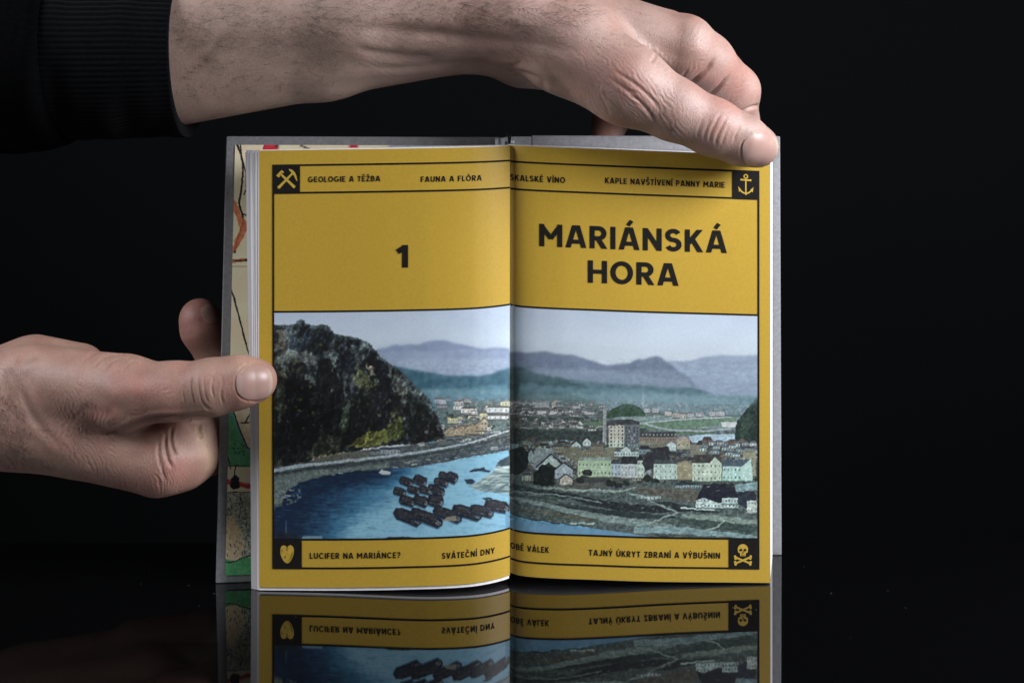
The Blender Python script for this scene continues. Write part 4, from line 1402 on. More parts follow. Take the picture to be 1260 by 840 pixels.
V, F = [], []
for (xa, xb, za, zb_, y) in [(-.62, -.50, 15.70, 16.06, .82), (-.49, -.26, 15.70, 16.08, .86)]:
    s_ = len(V)
    V += [(xa, y, za), (xb, y, za), (xb, y, zb_), (xa, y + .02, zb_ - .03), (xa, y + .1, za), (xb, y + .1, za), (xb, y + .1, zb_), (xa, y + .1, zb_ - .03)]
    F += [tuple(s_ + i for i in f) for f in ((0, 1, 2, 3), (7, 6, 5, 4), (0, 4, 5, 1), (1, 5, 6, 2), (2, 6, 7, 3), (3, 7, 4, 0))]
o = fix_normals(bk('hinge_cloth', V, F, m_band))
V, F = tube([(-.2 + .03 * i, 1.25 + .16 * i, 15.86 + .02 * math.sin(i * 1.6)) for i in range(9)], .07)
fix_normals(bk('headband', V, F, m_band, smooth=True))
V, F = tube([(-.10, 1.2, 15.5), (-.10, 1.15, 15.95), (-.13, 1.1, 16.12), (-.20, 1.05, 16.26)], [.05, .05, .035, .012])
fix_normals(bk('ribbon', V, F, m_ribbon, smooth=True))
V, F = tube([(-.10, 1.1, 15.8), (-.06, 1.0, 16.06), (-.03, .98, 16.2)], [.04, .035, .01])
fix_normals(bk('ribbon', V, F, m_ribbon, smooth=True))

# ------------------------------------------------------------------ person: two arms reaching in from the left
def sd_cone(p, a, b_, r1, r2):
    """distance to a tapered capsule (round cone, linear radius approximation)"""
    ba = b_ - a
    L2 = float(np.dot(ba, ba))
    pa = p - a
    t_ = np.clip(pa @ ba / L2, 0, 1)
    d = np.linalg.norm(pa - t_[:, None] * ba, axis=1)
    return d - (r1 + (r2 - r1) * t_)


def smin(a, b_, k):
    h = np.clip(.5 + .5 * (b_ - a) / k, 0, 1)
    return b_ * (1 - h) + a * h - k * h * (1 - h)


class Limb:
    """smooth union of tapered capsules given at picture places (px, py) and depth y (cm)"""
    def __init__(s):
        s.groups = []          # (list of (a, b, r1, r2, k), )

    def group(s, *caps, k=.5):
        g = []
        for c in caps:
            (x1, y1, d1, r1), (x2, y2, d2, r2) = c[0], c[1]
            kk = c[2] if len(c) > 2 else k
            g.append((P(x1, y1, d1), P(x2, y2, d2), r1, r2, kk))
        s.groups.append(g)
        return len(s.groups) - 1

    def chain(s, pts, k=.35):
        return s.group(*[(pts[i], pts[i + 1]) for i in range(len(pts) - 1)], k=k)

    def sd_group(s, i, p):
        d = None
        for a, b_, r1, r2, k in s.groups[i]:
            e = sd_cone(p, a, b_, r1, r2)
            d = e if d is None else smin(d, e, k)
        return d

    def sdf(s, p):
        """group 0 is the palm and arm; every other group (a finger) grows out of it with its own blend"""
        palm = s.sd_group(0, p)
        tot = None
        for i in range(1, len(s.groups)):
            f = smin(palm, s.sd_group(i, p), s.kj[i])
            tot = f if tot is None else smin(tot, f, s.kf)
        return tot

    kj = {}
    kf = .10

    def mesh(s, lo, hi, h):
        lo, hi = np.array(lo, float), np.array(hi, float)
        n_ = np.ceil((hi - lo) / h).astype(int) + 1
        # coarse pass
        q = 5
        nc = (n_ + q - 1) // q + 1
        ax = [lo[i] + np.arange(nc[i]) * h * q for i in range(3)]
        Gc = np.stack(np.meshgrid(*ax, indexing='ij'), -1).reshape(-1, 3)
        dc = s.sdf(Gc).reshape(nc)
        full = nc * q
        D = np.repeat(np.repeat(np.repeat(dc, q, 0), q, 1), q, 2).astype(np.float32)
        act = np.abs(dc) < h * q * 1.8
        actf = np.repeat(np.repeat(np.repeat(act, q, 0), q, 1), q, 2)
        idx = np.argwhere(actf)
        out = np.empty(len(idx), np.float32)
        for k in range(0, len(idx), 400000):
            out[k:k + 400000] = s.sdf(lo + idx[k:k + 400000] * h)
        D[actf] = out
        # surface nets
        neg = D < 0
        n0, n1, n2 = D.shape
        cs = [neg[i:n0 - 1 + i, j:n1 - 1 + j, k:n2 - 1 + k] for i in (0, 1) for j in (0, 1) for k in (0, 1)]
        cnt = sum(c.astype(np.int8) for c in cs)
        cell = (cnt > 0) & (cnt < 8)
        ci = np.argwhere(cell)
        vid = np.full(cell.shape, -1, np.int32)
        vid[cell] = np.arange(len(ci))
        acc = np.zeros((len(ci), 3)); num = np.zeros(len(ci))
        corner = [(i, j, k) for i in (0, 1) for j in (0, 1) for k in (0, 1)]
        for a in range(8):
            for b_ in range(a + 1, 8):
                A, B = np.array(corner[a]), np.array(corner[b_])
                if np.abs(A - B).sum() != 1:
                    continue
                da = D[tuple((ci + A).T)]; db = D[tuple((ci + B).T)]
                m_ = (da < 0) != (db < 0)
                t_ = np.where(m_, da / np.where(m_, da - db, 1), 0)
                acc += np.where(m_[:, None], A + t_[:, None] * (B - A), 0); num += m_
        V = lo + (ci + acc / num[:, None]) * h
        F = []
        for ax_ in range(3):
            u, w = [(1, 2), (2, 0), (0, 1)][ax_]
            sh = [slice(None)] * 3
            a = neg[tuple(slice(0, -1) if i == ax_ else slice(None) for i in range(3))]
            b_ = neg[tuple(slice(1, None) if i == ax_ else slice(None) for i in range(3))]
            e = np.argwhere(a != b_)
            e = e[(e[:, u] > 0) & (e[:, w] > 0) & (e[:, u] < D.shape[u] - 1) & (e[:, w] < D.shape[w] - 1)]
            du = np.zeros(3, int); du[u] = 1
            dw = np.zeros(3, int); dw[w] = 1
            q4 = [vid[tuple((e - du * i - dw * j).T)] for i, j in ((1, 1), (0, 1), (0, 0), (1, 0))]
            q4 = np.stack(q4, 1)
            fl = a[tuple(e.T)]
            q4[~fl] = q4[~fl][:, ::-1]
            F.append(q4)
        F = np.vstack(F)
        F = F[(F >= 0).all(1)]
        # settle the vertices on the surface
        for _ in range(2):
            g, d = s.grad(V)
            V = V - g * (d * .9)[:, None]
        g, d = s.grad(V)
        return V, F, g

    def grad(s, V, e=.012):
        d = s.sdf(V)
        g = np.stack([s.sdf(V + np.eye(3)[i] * e) - d for i in range(3)], 1)
        g /= np.linalg.norm(g, axis=1)[:, None] + 1e-9
        return g, d

    def hit(s, px, py, y0=-8.0, far=9.0):
        """first skin point on the line of sight through the picture places px, py"""
        px, py = np.asarray(px, float).ravel(), np.asarray(py, float).ravel()
        o_ = np.array([0, -CD, CH])
        d = np.stack([(px - CX) / FPX, np.ones_like(px), -(py - HY) / FPX], 1)
        L = np.linalg.norm(d, axis=1); d /= L[:, None]
        t_ = (CD + y0) * L
        for _ in range(90):
            p = o_ + d * t_[:, None]
            t_ = t_ + np.clip(s.sdf(p) * .85, -.3, .6)
        return o_ + d * t_[:, None]


def proj(V):
    k = FPX / (CD + V[:, 1])
    return CX + V[:, 0] * k, HY + (CH - V[:, 2]) * k


def polyline_dist(px, py, pts):
    """distance in px to a polyline, with the arc position 0..1 and the signed side"""
    best = np.full(px.shape, 1e9); tt = np.zeros(px.shape); sg = np.ones(px.shape)
    pts = np.asarray(pts, float)
    seg = np.linalg.norm(np.diff(pts, axis=0), axis=1); cum = np.concatenate([[0], np.cumsum(seg)]); tot = cum[-1]
    for i in range(len(pts) - 1):
        a, b_ = pts[i], pts[i + 1]
        d = b_ - a; L2 = d @ d
        t_ = np.clip(((px - a[0]) * d[0] + (py - a[1]) * d[1]) / L2, 0, 1)
        ex, ey = px - a[0] - t_ * d[0], py - a[1] - t_ * d[1]
        dd = np.hypot(ex, ey)
        m_ = dd < best
        best[m_] = dd[m_]; tt[m_] = ((cum[i] + t_ * seg[i]) / tot)[m_]
        sg[m_] = np.sign(d[0] * ey - d[1] * ex)[m_]
    return best, tt, sg


def curve(pts, n_=24):
    """smooth curve through a few picture places"""
    pts = np.asarray(pts, float)
    if len(pts) < 3:
        return pts
    P_ = np.vstack([2 * pts[0] - pts[1], pts, 2 * pts[-1] - pts[-2]])
    out = []
    m_ = max(3, n_ // (len(pts) - 1))
    for i in range(1, len(P_) - 2):
        for t_ in np.linspace(0, 1, m_, endpoint=False):
            a, b_, c, d = P_[i - 1], P_[i], P_[i + 1], P_[i + 2]
            out.append(.5 * (2 * b_ + (c - a) * t_ + (2 * a - 5 * b_ + 4 * c - d) * t_**2 + (-a + 3 * b_ - 3 * c + d) * t_**3))
    out.append(pts[-1])
    return np.array(out)


def lattice(x, y, cell, seed):
    """value noise at scattered picture places, -1..1"""
    r = np.random.RandomState(seed).rand(256, 256) * 2 - 1
    u, v = x / cell, y / cell
    i, j = np.floor(u).astype(int), np.floor(v).astype(int)
    fu, fv = smooth01(u - i), smooth01(v - j)
    g = lambda a, b_: r[a % 256, b_ % 256]
    return (g(i, j) * (1 - fu) + g(i + 1, j) * fu) * (1 - fv) + (g(i, j + 1) * (1 - fu) + g(i + 1, j + 1) * fu) * fv


def sculpt(V, N, F, creases, fields, swells=()):
    """fold lines, wrinkle fields and soft swellings worked into the skin where the picture shows them"""
    px, py = proj(V)
    view = V - np.array([0, -CD, CH]); view /= np.linalg.norm(view, axis=1)[:, None]
    facing = -(view * N).sum(1)
    # what lies in front: nearest depth in 5 px bins
    bx, by = (px / 5).astype(int), (py / 5).astype(int)
    key = (bx + 2000) * 4000 + (by + 2000)
    order = np.argsort(key)
    ks = key[order]; st = np.flatnonzero(np.r_[True, ks[1:] != ks[:-1]])
    mn = np.minimum.reduceat(V[order, 1], st)
    near = np.empty(len(V)); near[order] = np.repeat(mn, np.diff(np.r_[st, len(ks)]))
    vis = smooth01((facing + .05) / .3) * (V[:, 1] < near + .6)
    disp = np.zeros(len(V)); far_ = np.zeros(len(V))
    for pts, depth, width, *opt in creases:
        c = curve(pts)
        d, t_, sg = polyline_dist(px, py, c)
        taper = smooth01(np.minimum(t_, 1 - t_) / .22) if not opt else 1.0
        if len(opt) > 1:            # fold on a finger partly hidden by the thumb
            far_[:] += -depth * np.exp(-(d / width)**2) * smooth01((V[:, 1] - opt[1]) / .3) * smooth01((facing + .05) / .3) * smooth01((1 - t_) / .3)
            continue
        disp -= depth * np.exp(-(d / width)**2) * taper
        disp += depth * .35 * np.exp(-((d - width * 2.0) / (width * 1.1))**2) * taper
    for (cx, cy, rx, ry, ang, wl, amp, seed) in fields:
        ca, sa = math.cos(math.radians(ang)), math.sin(math.radians(ang))
        u = (px - cx) * ca + (py - cy) * sa
        w = -(px - cx) * sa + (py - cy) * ca
        m_ = np.exp(-((u / rx)**2 + (w / ry)**2) * 1.2)
        wob = lattice(px + 500, py + 500, 14, seed) * wl * 1.1 + lattice(px, py, 5, seed + 5) * wl * .25
        ph = (w + wob) / wl
        rid = 1 - np.abs(2 * (ph - np.floor(ph)) - 1)          # ridged lines along u
        am = .55 + .45 * lattice(u * .4 + 900, w * 1.3 + 900, 7, seed + 9)
        disp += amp * m_ * (np.sqrt(np.clip(rid, 0, 1)) - .75) * am
    for (cx, cy, rx, ry, ang, amp) in swells:
        ca, sa = math.cos(math.radians(ang)), math.sin(math.radians(ang))
        u = (px - cx) * ca + (py - cy) * sa
        w = -(px - cx) * sa + (py - cy) * ca
        disp += amp * np.exp(-((u / rx)**2 + (w / ry)**2))
    return V + N * (disp * vis + far_)[:, None], px, py, vis


def blot(px, py, cx, cy, rx, ry, ang=0):
    ca, sa = math.cos(math.radians(ang)), math.sin(math.radians(ang))
    u = (px - cx) * ca + (py - cy) * sa
    w = -(px - cx) * sa + (py - cy) * ca
    return np.exp(-((u / rx)**2 + (w / ry)**2))


# --- skin
m_skin, nt, b = material('skin', 0.52, 0.5)
a = nd(nt, 'ShaderNodeAttribute', attribute_name='tint')
tc = nd(nt, 'ShaderNodeTexCoord')
n1_ = nd(nt, 'ShaderNodeTexNoise', Scale=130.0, Detail=5.0)
nt.links.new(tc.outputs['Object'], n1_.inputs['Vector'])
n2_ = nd(nt, 'ShaderNodeTexNoise', Scale=1500.0, Detail=3.0)
nt.links.new(tc.outputs['Object'], n2_.inputs['Vector'])
ad = nd(nt, 'ShaderNodeMath', operation='ADD')
nt.links.new(n1_.outputs['Fac'], ad.inputs[0]); nt.links.new(n2_.outputs['Fac'], ad.inputs[1])
mr = nd(nt, 'ShaderNodeMapRange')
mr.inputs['From Min'].default_value, mr.inputs['From Max'].default_value = 0.6, 1.4
mr.inputs['To Min'].default_value, mr.inputs['To Max'].default_value = 0.78, 1.20
nt.links.new(ad.outputs[0], mr.inputs['Value'])
mx = nd(nt, 'ShaderNodeMix', data_type='RGBA', blend_type='MULTIPLY')
mx.inputs[0].default_value = 1.0
nt.links.new(a.outputs['Color'], mx.inputs[6]); nt.links.new(mr.outputs['Result'], mx.inputs[7])
nt.links.new(mx.outputs[2], b.inputs['Base Color'])
b.inputs['Subsurface Weight'].default_value = 0.18
b.inputs['Subsurface Radius'].default_value = (1.0, 0.4, 0.22)
b.inputs['Subsurface Scale'].default_value = 0.0022
vo = nd(nt, 'ShaderNodeTexVoronoi', Scale=1300.0, feature='DISTANCE_TO_EDGE')
vo2 = nd(nt, 'ShaderNodeTexVoronoi', Scale=2600.0, feature='DISTANCE_TO_EDGE')
nz = nd(nt, 'ShaderNodeTexNoise', Scale=500.0, Detail=4.0)
nt.links.new(tc.outputs['Object'], nz.inputs['Vector'])
mp = nd(nt, 'ShaderNodeMix', data_type='RGBA', blend_type='LINEAR_LIGHT')
mp.inputs[0].default_value = 0.0012
nt.links.new(tc.outputs['Object'], mp.inputs[6]); nt.links.new(nz.outputs['Color'], mp.inputs[7])
nt.links.new(mp.outputs[2], vo.inputs['Vector']); nt.links.new(mp.outputs[2], vo2.inputs['Vector'])
s1 = nd(nt, 'ShaderNodeMath', operation='MULTIPLY_ADD')
s1.inputs[1].default_value = 0.6
nt.links.new(vo2.outputs['Distance'], s1.inputs[0]); nt.links.new(vo.outputs['Distance'], s1.inputs[2])
s2 = nd(nt, 'ShaderNodeMath', operation='MULTIPLY_ADD')
s2.inputs[1].default_value = 0.35
nt.links.new(nz.outputs['Fac'], s2.inputs[0]); nt.links.new(s1.outputs[0], s2.inputs[2])
bp = nd(nt, 'ShaderNodeBump', Strength=0.5, Distance=0.00022)
nt.links.new(s2.outputs[0], bp.inputs['Height'])
nt.links.new(bp.outputs['Normal'], b.inputs['Normal'])

m_nail, nt, b = material('fingernail', 0.38, 0.4)
a = nd(nt, 'ShaderNodeAttribute', attribute_name='tint')
nt.links.new(a.outputs['Color'], b.inputs['Base Color'])
b.inputs['Subsurface Weight'].default_value = 0.12
b.inputs['Subsurface Scale'].default_value = 0.0015
tc = nd(nt, 'ShaderNodeTexCoord')
nn = nd(nt, 'ShaderNodeTexNoise', Scale=500.0, Detail=2.0)
nt.links.new(tc.outputs['Object'], nn.inputs['Vector'])
bp = nd(nt, 'ShaderNodeBump', Strength=0.15, Distance=0.0001)
nt.links.new(nn.outputs['Fac'], bp.inputs['Height']); nt.links.new(bp.outputs['Normal'], b.inputs['Normal'])
m_hair, nt, b = material('arm_hair', 0.5, 0.4, (0.035, 0.022, 0.014, 1))

SKIN = np.array([.300, .182, .138])
SKIN2 = np.array([.286, .190, .156])
person = empty('person', 'person reaching in from the left, both hands gripping the open book, one black sleeve', 'person', (-19, 0, 10))
PLOC = np.array((-19, 0, 10.0))


def pp(name, V, F, mat, parent=None, **k):
    return mesh_obj(name, np.asarray(V, float) - PLOC, F, mat, parent or person, **k)


# ===== lower arm: the hand that pinches the left edge of the book
A1 = Limb()
A1.kj = {1: .55, 2: .5, 3: .45, 4: .4, 5: .4}
A1.group(((-170, 506, .4, 2.25), (12, 501, .0, 1.9)),
         ((-170, 500, 2.6, 2.3), (12, 495, 2.2, 1.85), .9),
         ((12, 501, .0, 1.9), (95, 520, -.1, 1.55), .8),
         ((12, 495, 2.2, 1.85), (120, 500, 2.2, 1.7), .8),
         ((36, 466, -.5, 1.15), (150, 481, -1.15, 1.22), .6),     # thumb metacarpal
         ((44, 452, 1.0, 1.12), (96, 456, .8, .95), .8),         # heel of the thumb on the far side
         ((20, 521, -.2, 1.36), (192, 565, -.45, 1.18), .6),      # index metacarpal
         ((30, 516, 1.6, 1.5), (185, 543, 2.0, 1.22), .6),
         ((198, 546, .1, 1.12), (268, 529, 1.85, .92), .4),
         ((30, 510, 3.2, 1.5), (170, 535, 3.6, 1.15), .6), k=.8)
A1.chain([(158, 484, -1.3, 1.18), (212, 481, -1.62, .97), (262, 476, -1.76, .945), (294, 470, -1.72, .875), (314, 468, -1.60, .75)], k=.3)
ix = [(200, 566, -.45, 1.18), (222, 562, .10, 1.14), (262, 548, 1.55, .96), (330, 540, 1.45, .82), (392, 528, 1.2, .74)]
A1.group(*[(ix[i], ix[i + 1]) for i in range(4)], ((204, 536, .25, 1.0), (276, 514, 1.75, .98), .4), k=.35)
A1.chain([(188, 542, 2.0, 1.15), (278, 505, 2.75, .86), (276, 448, 2.05, .86), (250, 404, 1.66, .79), (245, 391, 1.62, .72)], k=.3)
A1.chain([(175, 540, 2.8, 1.05), (270, 535, 3.3, .85), (330, 490, 2.6, .74), (356, 462, 1.4, .66)], k=.3)
A1.chain([(168, 552, 3.7, .95), (255, 560, 4.1, .74), (310, 545, 3.2, .64), (336, 528, 2.0, .58)], k=.3)

c1 = [  # (points, depth cm, width px)
    ([(304, 448), (295, 455), (289.5, 471), (294, 487), (304, 493)], .018, 1.3, 1),
    ([(304, 448), (318, 446.5), (332, 452)], .02, 1.5), ([(304, 493), (318, 493.5), (330, 490)], .02, 1.5),
    ([(118, 536), (140, 531), (165, 521), (190, 514), (225, 512), (268, 510)], .10, 2.6),
    ([(212, 522), (210, 540), (213, 553), (218, 562)], .07, 2.0),
    ([(244, 520), (246, 532), (250, 540)], .09, 2.4),
    ([(205, 530), (203, 548), (207, 566), (214, 578)], .06, 2.2),
    ([(196, 540), (195, 560), (200, 580), (206, 596)], .03, 2.0),
    ([(247, 455), (245, 468), (247, 484), (252, 498), (262, 507)], .034, 1.8),
    ([(254, 456), (251, 470), (253, 486), (258, 500)], .028, 1.5),
    ([(263, 462), (261, 476), (263, 490)], .030, 1.5),
    ([(238, 460), (236, 474), (238, 488), (243, 500)], .035, 1.6),
    ([(228, 470), (226, 484), (230, 500)], .022, 1.5),
    ([(270, 458), (274, 470), (272, 486), (276, 500)], .020, 1.5),
    ([(106, 446), (114, 436), (128, 431), (150, 432)], .045, 1.8),
    ([(98, 452), (106, 440), (118, 432), (134, 428)], .030, 1.6),
    ([(114, 456), (122, 444), (136, 437), (160, 436)], .040, 1.8),
    ([(128, 456), (138, 445), (152, 440)], .025, 1.6),
    ([(150, 456), (160, 447), (172, 443)], .020, 1.5),
    ([(16, 468), (28, 488), (40, 512), (60, 535), (84, 560)], .05, 5.0),
    ([(96, 500), (120, 508), (142, 512)], .05, 7.0),
    ([(18, 452), (34, 440), (52, 436)], .05, 5.0),
]
f1 = [  # (cx, cy, rx, ry, angle of the lines, wavelength px, height cm, seed)
    (110, 555, 75, 42, 62, 4.6, .052, 1),
    (70, 530, 70, 44, 118, 5.0, .034, 2),
    (196, 585, 38, 26, 84, 4.4, 0.049, 3),
    (200, 490, 36, 24, -60, 4.4, 0.041, 4),
    (250, 478, 30, 32, 86, 4.2, 0.020, 5),
    (92, 500, 60, 34, 68, 4.8, 0.030, 6),
    (150, 445, 50, 16, -58, 5.0, 0.022, 7),
    (235, 545, 26, 30, 95, 4.6, 0.019, 8),
    (150, 520, 34, 14, -28, 4.4, 0.032, 9),
]
sw1 = [(168, 478, 20, 14, 0, .10), (132, 498, 24, 12, 20, -.10), (176, 546, 26, 14, 0, .05), (70, 545, 26, 10, 40, .06), (30, 470, 18, 26, -30, -.06), (292, 455, 16, 10, 0, .03), (235, 560, 16, 12, 0, .05)]
lo1 = (XX(-150, 0) , -4.6, 2.2); hi1 = (-5.6, 6.2, 10.4)
V, F, N = A1.mesh(lo1, hi1, .040)
# keep the fingertip pads flat where they press the paper
V, px, py, vis = sculpt(V, N, F, c1, f1, sw1)
col = np.repeat(SKIN[None], len(V), 0)
red = np.zeros(len(V))
for bl in [(165, 480, 26, 20), (296, 478, 22, 20), (240, 400, 30, 40), (215, 582, 26, 18), (205, 520, 26, 14), (150, 600, 40, 16), (325, 470, 16, 26), (130, 505, 34, 14)]:
    red += blot(px, py, *bl) * .68
red = np.clip(red + .28 * lattice(px, py, 26, 77) + .22 * lattice(px, py, 9, 78) + .10, 0, .9)
col = col * (1 - red[:, None]) + np.array([.285, .125, .10]) * red[:, None]
pale = np.clip(blot(px, py, 256, 556, 9, 26, -12) + .6 * blot(px, py, 308, 452, 14, 8, 0) + .4 * blot(px, py, 242, 532, 6, 14), 0, 1)
col = col * (1 - .35 * pale[:, None]) + np.array([.42, .34, .20]) * .35 * pale[:, None]
brown = np.clip(blot(px, py, 20, 520, 40, 60) + .6 * blot(px, py, 60, 450, 50, 30), 0, 1)
col = col * (1 - .25 * brown[:, None]) + np.array([.22, .155, .12]) * .25 * brown[:, None]
arm1 = pp('arm', V, F, m_skin, smooth=True, colors=np.clip(col, .02, .9))
arm1['label'] = 'bare forearm and hand pinching the left edge of the book'

# ===== upper arm: the hand that grips the book from above
A2 = Limb()
A2.kj = {1: .6, 2: .45, 3: .45, 4: .4, 5: .4}
A2.group(((150, 46, -.1, 2.15), (430, 22, -.2, 1.75)),
         ((150, 86, .3, 2.35), (400, 69, .5, 1.50), .8),
         ((400, 68, .5, 1.50), (590, 60, .9, .72), .6),
         ((150, 60, 2.6, 2.5), (600, 30, 2.6, 1.75), .9),
         ((430, 22, -.2, 1.75), (622, 14, -.2, 1.62), .8),
         ((622, 14, -.2, 1.62), (700, 52, -.5, 1.66), .8),
         ((590, 60, .9, .72), (642, 66, 1.5, .92), .6),
         ((645, 72, 1.6, 1.05), (690, 84, 2.0, .85), .5),          # heel of the palm
         ((640, 28, 1.2, 1.9), (834, 60, .75, 1.2), .7),          # index metacarpal
         ((700, 60, -.6, 1.6), (772, 104, -1.5, 1.34), .6),        # thumb metacarpal
         ((640, 14, 2.8, 1.75), (814, 50, 2.5, 1.15), .7),
         ((640, 20, 4.2, 1.6), (790, 48, 4.1, 1.1), .7), k=.8)
A2.chain([(770, 104, -1.5, 1.32), (828, 134, -1.52, 1.08), (878, 157, -1.38, .98), (912, 172, -1.22, .88), (931, 180, -1.02, .76)], k=.3)
A2.chain([(842, 60, .75, 1.2), (866, 77, 1.35, 1.1), (902, 112, 2.6, .98), (905, 152, 3.7, .88), (893, 205, 4.05, .78), (880, 240, 3.95, .7)], k=.3)
A2.chain([(822, 52, 2.4, 1.05), (872, 92, 4.1, .96), (872, 150, 4.6, .85), (860, 215, 4.1, .72)], k=.3)
A2.chain([(800, 48, 3.7, 1.0), (836, 105, 4.9, .9), (830, 165, 4.9, .8), (822, 220, 4.1, .7)], k=.3)
A2.chain([(760, 62, 4.4, .95), (766, 108, 5.6, .78), (752, 146, 5.3, .7), (742, 186, 4.2, .62)], k=.3)

c2 = [
    ([(924, 164), (914, 174), (911.5, 188), (915, 203), (926, 211)], .018, 1.3, 1),
    ([(924, 164), (938, 161), (950, 166)], .02, 1.5), ([(926, 211), (938, 209), (950, 204)], .02, 1.5),
    ([(838, 112), (848, 105), (858, 97), (872, 84), (881, 68)], .15, 2.5, 1, -.7),
    ([(862, 126), (874, 117), (884, 109), (892, 100), (900, 92)], .13, 2.2, 1, -.7),
    ([(900, 143), (912, 138), (922, 134), (940, 128)], .14, 2.0, 1, -.2),
    ([(800, 78), (806, 70), (808, 62)], .03, 2.0),
    ([(836, 104), (841, 94), (847, 85)], .04, 1.8, 1, -.7),
    ([(880, 182), (882, 170), (888, 156), (896, 142)], .026, 1.6),
    ([(873, 178), (875, 164), (882, 148), (888, 138)], .024, 1.6),
    ([(866, 176), (868, 162), (874, 148)], .018, 1.6),
    ([(888, 180), (892, 166), (898, 152)], .016, 1.6),
    ([(858, 172), (860, 158), (866, 144)], .014, 1.5),
    ([(902, 178), (906, 164), (912, 152)], .018, 1.5),
    ([(744, 92), (762, 104), (782, 120), (800, 140), (808, 158)], .030, 2.2),
    ([(752, 84), (776, 100), (798, 118), (816, 140)], .028, 2.0),
    ([(738, 110), (756, 128), (772, 146)], .022, 2.0),
    ([(728, 100), (742, 124), (752, 146)], .020, 2.0),
    ([(620, 88), (640, 90), (662, 98), (676, 112)], .10, 4.0),
    ([(600, 82), (620, 84), (645, 78)], .05, 3.5),
    ([(430, 60), (470, 66), (510, 70), (545, 70)], .05, 5.0),
    ([(450, 84), (500, 82), (560, 78), (610, 76)], .04, 3.5),
    ([(640, 60), (668, 78), (690, 104), (712, 132)], .05, 8.0),
    ([(800, 4), (830, 16), (858, 20)], .04, 4.0),
]
f2 = [
    (775, 112, 58, 30, 48, 4.6, .046, 21),
    (815, 140, 48, 26, 62, 4.6, 0.046, 22),
    (735, 120, 40, 40, 66, 4.8, 0.041, 23),
    (880, 160, 26, 30, 112, 4.0, .013, 24),
    (720, 60, 70, 40, 40, 5.2, 0.022, 25),
    (855, 66, 44, 30, -48, 4.6, 0.030, 26),
    (905, 110, 26, 30, -36, 4.4, 0.019, 27),
    (460, 60, 180, 50, 20, 6.0, 0.014, 29),
]
sw2 = [(858, 36, 18, 14, 20, .07), (792, 96, 20, 14, 30, .05), (700, 105, 40, 14, 45, -.06), (560, 46, 110, 9, 6, -.16), (480, 88, 80, 10, -4, .06), (300, 60, 120, 24, 0, -.04), (858, 60, 22, 12, 30, .05), (918, 158, 14, 10, 20, .03), (820, 62, 26, 10, 30, -.04), (650, 48, 40, 10, 25, -.05)]
lo2 = (XX(185, 0), -4.2, 13.4); hi2 = (10.0, 7.6, 23.6)
V, F, N = A2.mesh(lo2, hi2, .044)
V, px, py, vis = sculpt(V, N, F, c2, f2, sw2)
col = np.repeat(SKIN2[None], len(V), 0)
red = np.zeros(len(V))
for bl in [(785, 112, 44, 22, 40), (885, 150, 22, 26), (905, 100, 30, 34, 50), (740, 92, 40, 24, 40), (850, 14, 40, 10, 20), (930, 186, 20, 20), (862, 100, 20, 20), (742, 156, 26, 20)]:
    red += blot(px, py, *bl) * .68
red = np.clip(red + .24 * lattice(px, py, 26, 87) + .20 * lattice(px, py, 9, 88) + .06, 0, .9)
col = col * (1 - red[:, None]) + np.array([.285, .145, .115]) * red[:, None]
brown = smooth01((640 - px) / 260)
col = col * (1 - .35 * brown[:, None]) + np.array([.33, .262, .21]) * .35 * brown[:, None]
mole = blot(px, py, 826, 160, 2.6, 2.4)
col = col * (1 - .85 * mole[:, None]) + np.array([.06, .05, .05]) * .85 * mole[:, None]
arm2 = pp('arm', V, F, m_skin, smooth=True, colors=np.clip(col, .02, .9))
arm2['label'] = 'forearm in a black sleeve whose hand grips the book from above'


